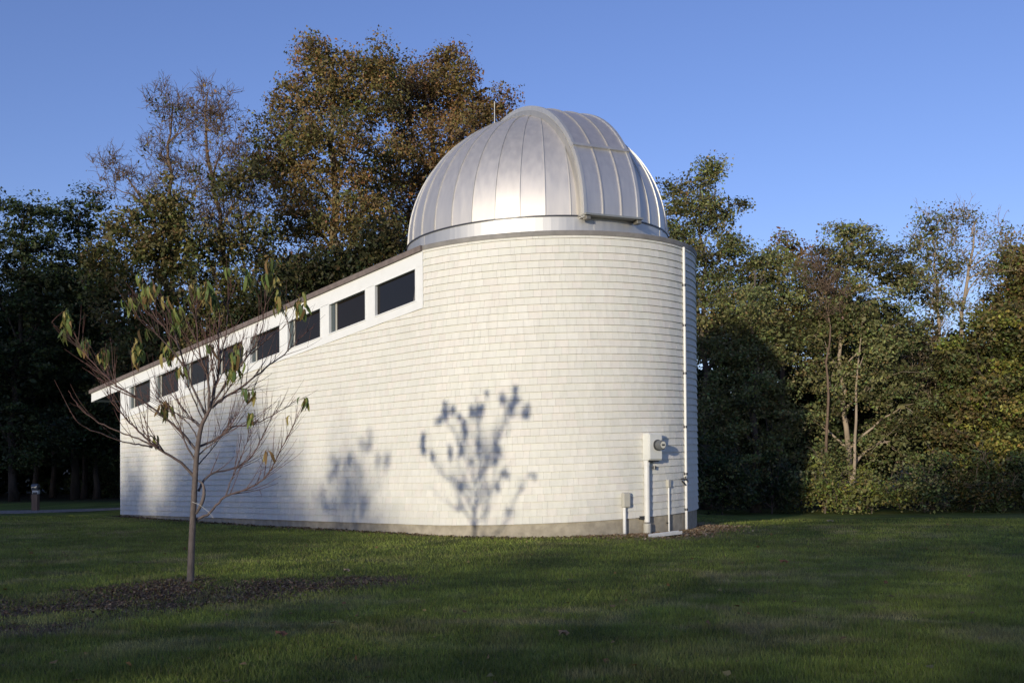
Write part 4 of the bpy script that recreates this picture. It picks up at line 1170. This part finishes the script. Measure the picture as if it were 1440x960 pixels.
SB = [
    (.15, .020, [(296, 574), (302, 546), (309, 513), (307.5, 475), (309, 440), (305, 410)], 6),
    (-.3, .018, [(294, 578), (293, 535), (280, 492), (276, 443), (278, 415)], 6),
    (.35, .017, [(296, 573), (315, 560), (345, 540), (380, 512), (405, 494), (425, 472), (443, 459)], 7),
    (-.35, .014, [(300, 565), (325, 530), (350, 498), (366, 470), (373, 430), (378, 395)], 6),
    (.5, .015, [(289, 583), (267, 535), (253, 492), (235, 465), (215, 440), (208, 418)], 6),
    (-.45, .012, [(262, 520), (240, 490), (215, 465), (195, 445), (184, 430)], 4),
    (.3, .017, [(277, 634), (250, 603), (210, 570), (170, 546), (148, 527), (120, 497), (104, 468)], 9),
    (-.3, .019, [(274.4, 672), (255, 651), (217, 627), (196, 607), (174, 585), (155, 563), (150, 545)], 9),
    (.45, .012, [(217, 627), (190, 615), (167, 607), (133, 590), (110, 570), (96, 549)], 1),
    (-.5, .011, [(214, 629), (190, 624), (167, 619), (127, 604), (108, 592), (98, 578)], 1),
    (-.35, .017, [(273, 732), (295.6, 719), (317, 698), (352, 685), (374, 669), (392, 638), (411, 600), (425, 569)], 10),
    (.4, .010, [(317, 698), (325, 675), (338, 645), (350, 615), (362, 590)], 6),
    (.4, .015, [(279, 690), (295.6, 666), (330, 658), (355, 640), (368, 615), (380, 591), (392, 563)], 7),
    (.2, .015, [(279, 628), (311, 613), (327, 600), (352, 597), (375, 588), (398, 575), (420, 560)], 7),
    (-.25, .012, [(276, 650), (262, 625), (248, 590), (232, 562), (215, 535)], 6),
    (.2, .011, [(283, 602), (268, 590), (250, 582), (232, 572)], 4),
    (-.6, .012, [(296, 573), (320, 550), (332, 520), (336, 492), (338, 470)], 5),
    (.6, .012, [(308, 505), (318, 470), (321, 430), (322, 398)], 3),
    (-.1, .010, [(405, 494), (408, 470), (400, 440)], 2),
    (-.2, .010, [(352, 498), (385, 470), (412, 450)], 3),
    (.3, .010, [(253, 492), (245, 465), (238, 435)], 2),
    (.2, .009, [(335, 546), (352, 548), (360, 545)], 2),
    (.5, .009, [(290, 585), (287, 545), (291, 500), (287, 462)], 4),
    (-.6, .009, [(293, 578), (300, 540), (296, 498), (301, 455)], 4),
    (.2, .009, [(299, 566), (320, 535), (330, 500), (345, 470)], 4),
    (-.5, .009, [(286, 592), (272, 560), (262, 535), (256, 505)], 4),
    (.6, .009, [(284, 600), (262, 580), (244, 548), (236, 520)], 4),
    (-.3, .009, [(295, 575), (312, 548), (327, 515), (350, 490), (362, 455)], 4),
    (.5, .009, [(280, 620), (262, 592), (240, 575), (214, 555)], 4),
    (-.6, .009, [(278, 640), (300, 622), (330, 590), (345, 560)], 4),
    (.5, .009, [(276, 655), (300, 630), (318, 600), (338, 575)], 4),
]
SCl = [(96, 452, 34, 11, 0), (92, 472, 22, 4, 0), (122, 488, 26, 9, 0), (146, 502, 26, 10, 0), (183, 432, 28, 10, 0), (207, 418, 34, 15, 0), (216, 408, 30, 9, 0), (196, 396, 20, 5, 0),
       (237, 425, 16, 4, 0), (272, 416, 34, 14, 0), (290, 412, 34, 15, 0), (302, 424, 26, 7, 0), (251, 450, 38, 14, 0), (244, 462, 20, 4, 0), (322, 384, 16, 4, 0), (352, 391, 28, 9, 0),
       (380, 374, 20, 6, 0), (380, 394, 38, 15, 0), (393, 426, 40, 14, 0), (423, 432, 40, 13, 0), (196, 497, 40, 14, 0), (237, 496, 40, 11, 0), (332, 504, 44, 15, 0), (328, 528, 24, 6, 0),
       (296, 492, 18, 4, 0), (232, 578, 26, 10, 0), (351, 557, 20, 7, 0), (353, 588, 12, 4, 0), (427, 566, 12, 4, 0), (256, 524, 20, 5, 0), (207, 470, 20, 3, 0), (216, 620, 12, 2, 0), (375, 641, 12, 2, 0), (405, 590, 10, 1, 0)]
sap = sapling('young tree with clumps of drooping leaves in front of the white wall', ST, SB, SCl, 11.1, float(gz(-3.6, 11.1)), 2.0)
# broken stub tied to its trunk
mb = MB(); stub = catmull([at(276, 722, 11.05), at(284, 706, 11.02), at(287, 692, 11.02), at(285, 680, 11.03), at(279, 676, 11.06)], 4)
tubec(mb, stub, [.012, .016, .019, .021, .021, .021, .021, .02, .019, .018, .016, .014, .012, .01, .009, .008, .006][:len(stub)], 8, GREYB, GREYB); mb.build('stub', M['bark_sap'], sap, smooth=True)
mb = MB(); mb.tube([at(270, 705, 11.04), at(280, 709, 11.0), at(293, 719, 11.02), at(300, 728, 11.05)], .0022, 5); mb.build('tie', M['string'], sap)

# second sapling left of the view (its shadow falls on the wall)
s2 = sapling('second young tree, standing left of the one in view', ST, [(-d_, r_, p_, max(n_ - 2, 1)) for d_, r_, p_, n_ in SB[:15]], SCl[:24], 11.1, float(gz(-3.6, 11.1)), 1.6)
s2.location = (-9.3, 6.0, float(gz(-9.3, 6.0))); s2.scale = (1.08, 1.08, 1.08)

# fallen leaves on the lawn
n_ = 420
fy = 5.5 + 24 * rng.random(n_) ** 1.1; fx = (rng.random(n_) - .5) * 2 * (fy * .55)
ok = (np.hypot(fx - CX0, fy - CY0) > RT + .1) & ~(((fx - P0[0]) * DW[0] + (fy - P0[1]) * DW[1] > 0) & ((fx - P0[0]) * NW[0] + (fy - P0[1]) * NW[1] < .1) & (fy > 17))
fx = fx[ok]; fy = fy[ok]; n_ = len(fx)
cf = np.array([(.20, .12, .06), (.26, .17, .08), (.15, .09, .05), (.24, .20, .09)])[rng.integers(0, 4, n_)]
V, Fq, Ct = leaves_mesh(np.stack([fx, fy, gz(fx, fy) + .03], 1), .055, cf, .8, aspect=.7)
tag(link('leaf_litter', mesh('leaf_litter', V, Fq, M['debris'], Ct)), 'small dry leaves strewn thinly over the lawn', 'leaves', kind='stuff')
def fallen(label, px, py, s, col):
    r_ = ray(px, py); t = -HC / r_[2]; q = r_ * t
    zz = float(gz(q[0], q[1]))
    V = []; Fc = []
    n = 10
    for i in range(n):
        a = 2 * PI * i / n; rr = s * (1 if i % 2 == 0 else .55)
        V.append((q[0] + rr * math.cos(a), q[1] + rr * math.sin(a), zz + .045 + .02 * math.sin(a * 3)))
    V.append((q[0], q[1], zz + .065))
    for i in range(n): Fc.append((i, (i + 1) % n, n))
    o = MB().add(V, Fc, col).build('fallen_leaf', M['debris']); return tag(o, label, 'leaf')
fallen('curled reddish fallen leaf on the open lawn at right', 1102, 791, .07, (.28, .13, .07))
fallen('brown fallen leaf on the lawn below the white wall', 792, 893, .05, (.24, .17, .10))
fallen('reddish brown fallen leaf on the lawn below the sapling', 394, 892, .06, (.22, .11, .06))
fallen('pale fallen leaf in the mulch left of centre', 487, 803, .05, (.36, .27, .17))
fallen('pale fallen leaf by the bushes at right', 1167, 724, .10, (.40, .32, .2))

print('LEAVES', NLEAF[0])
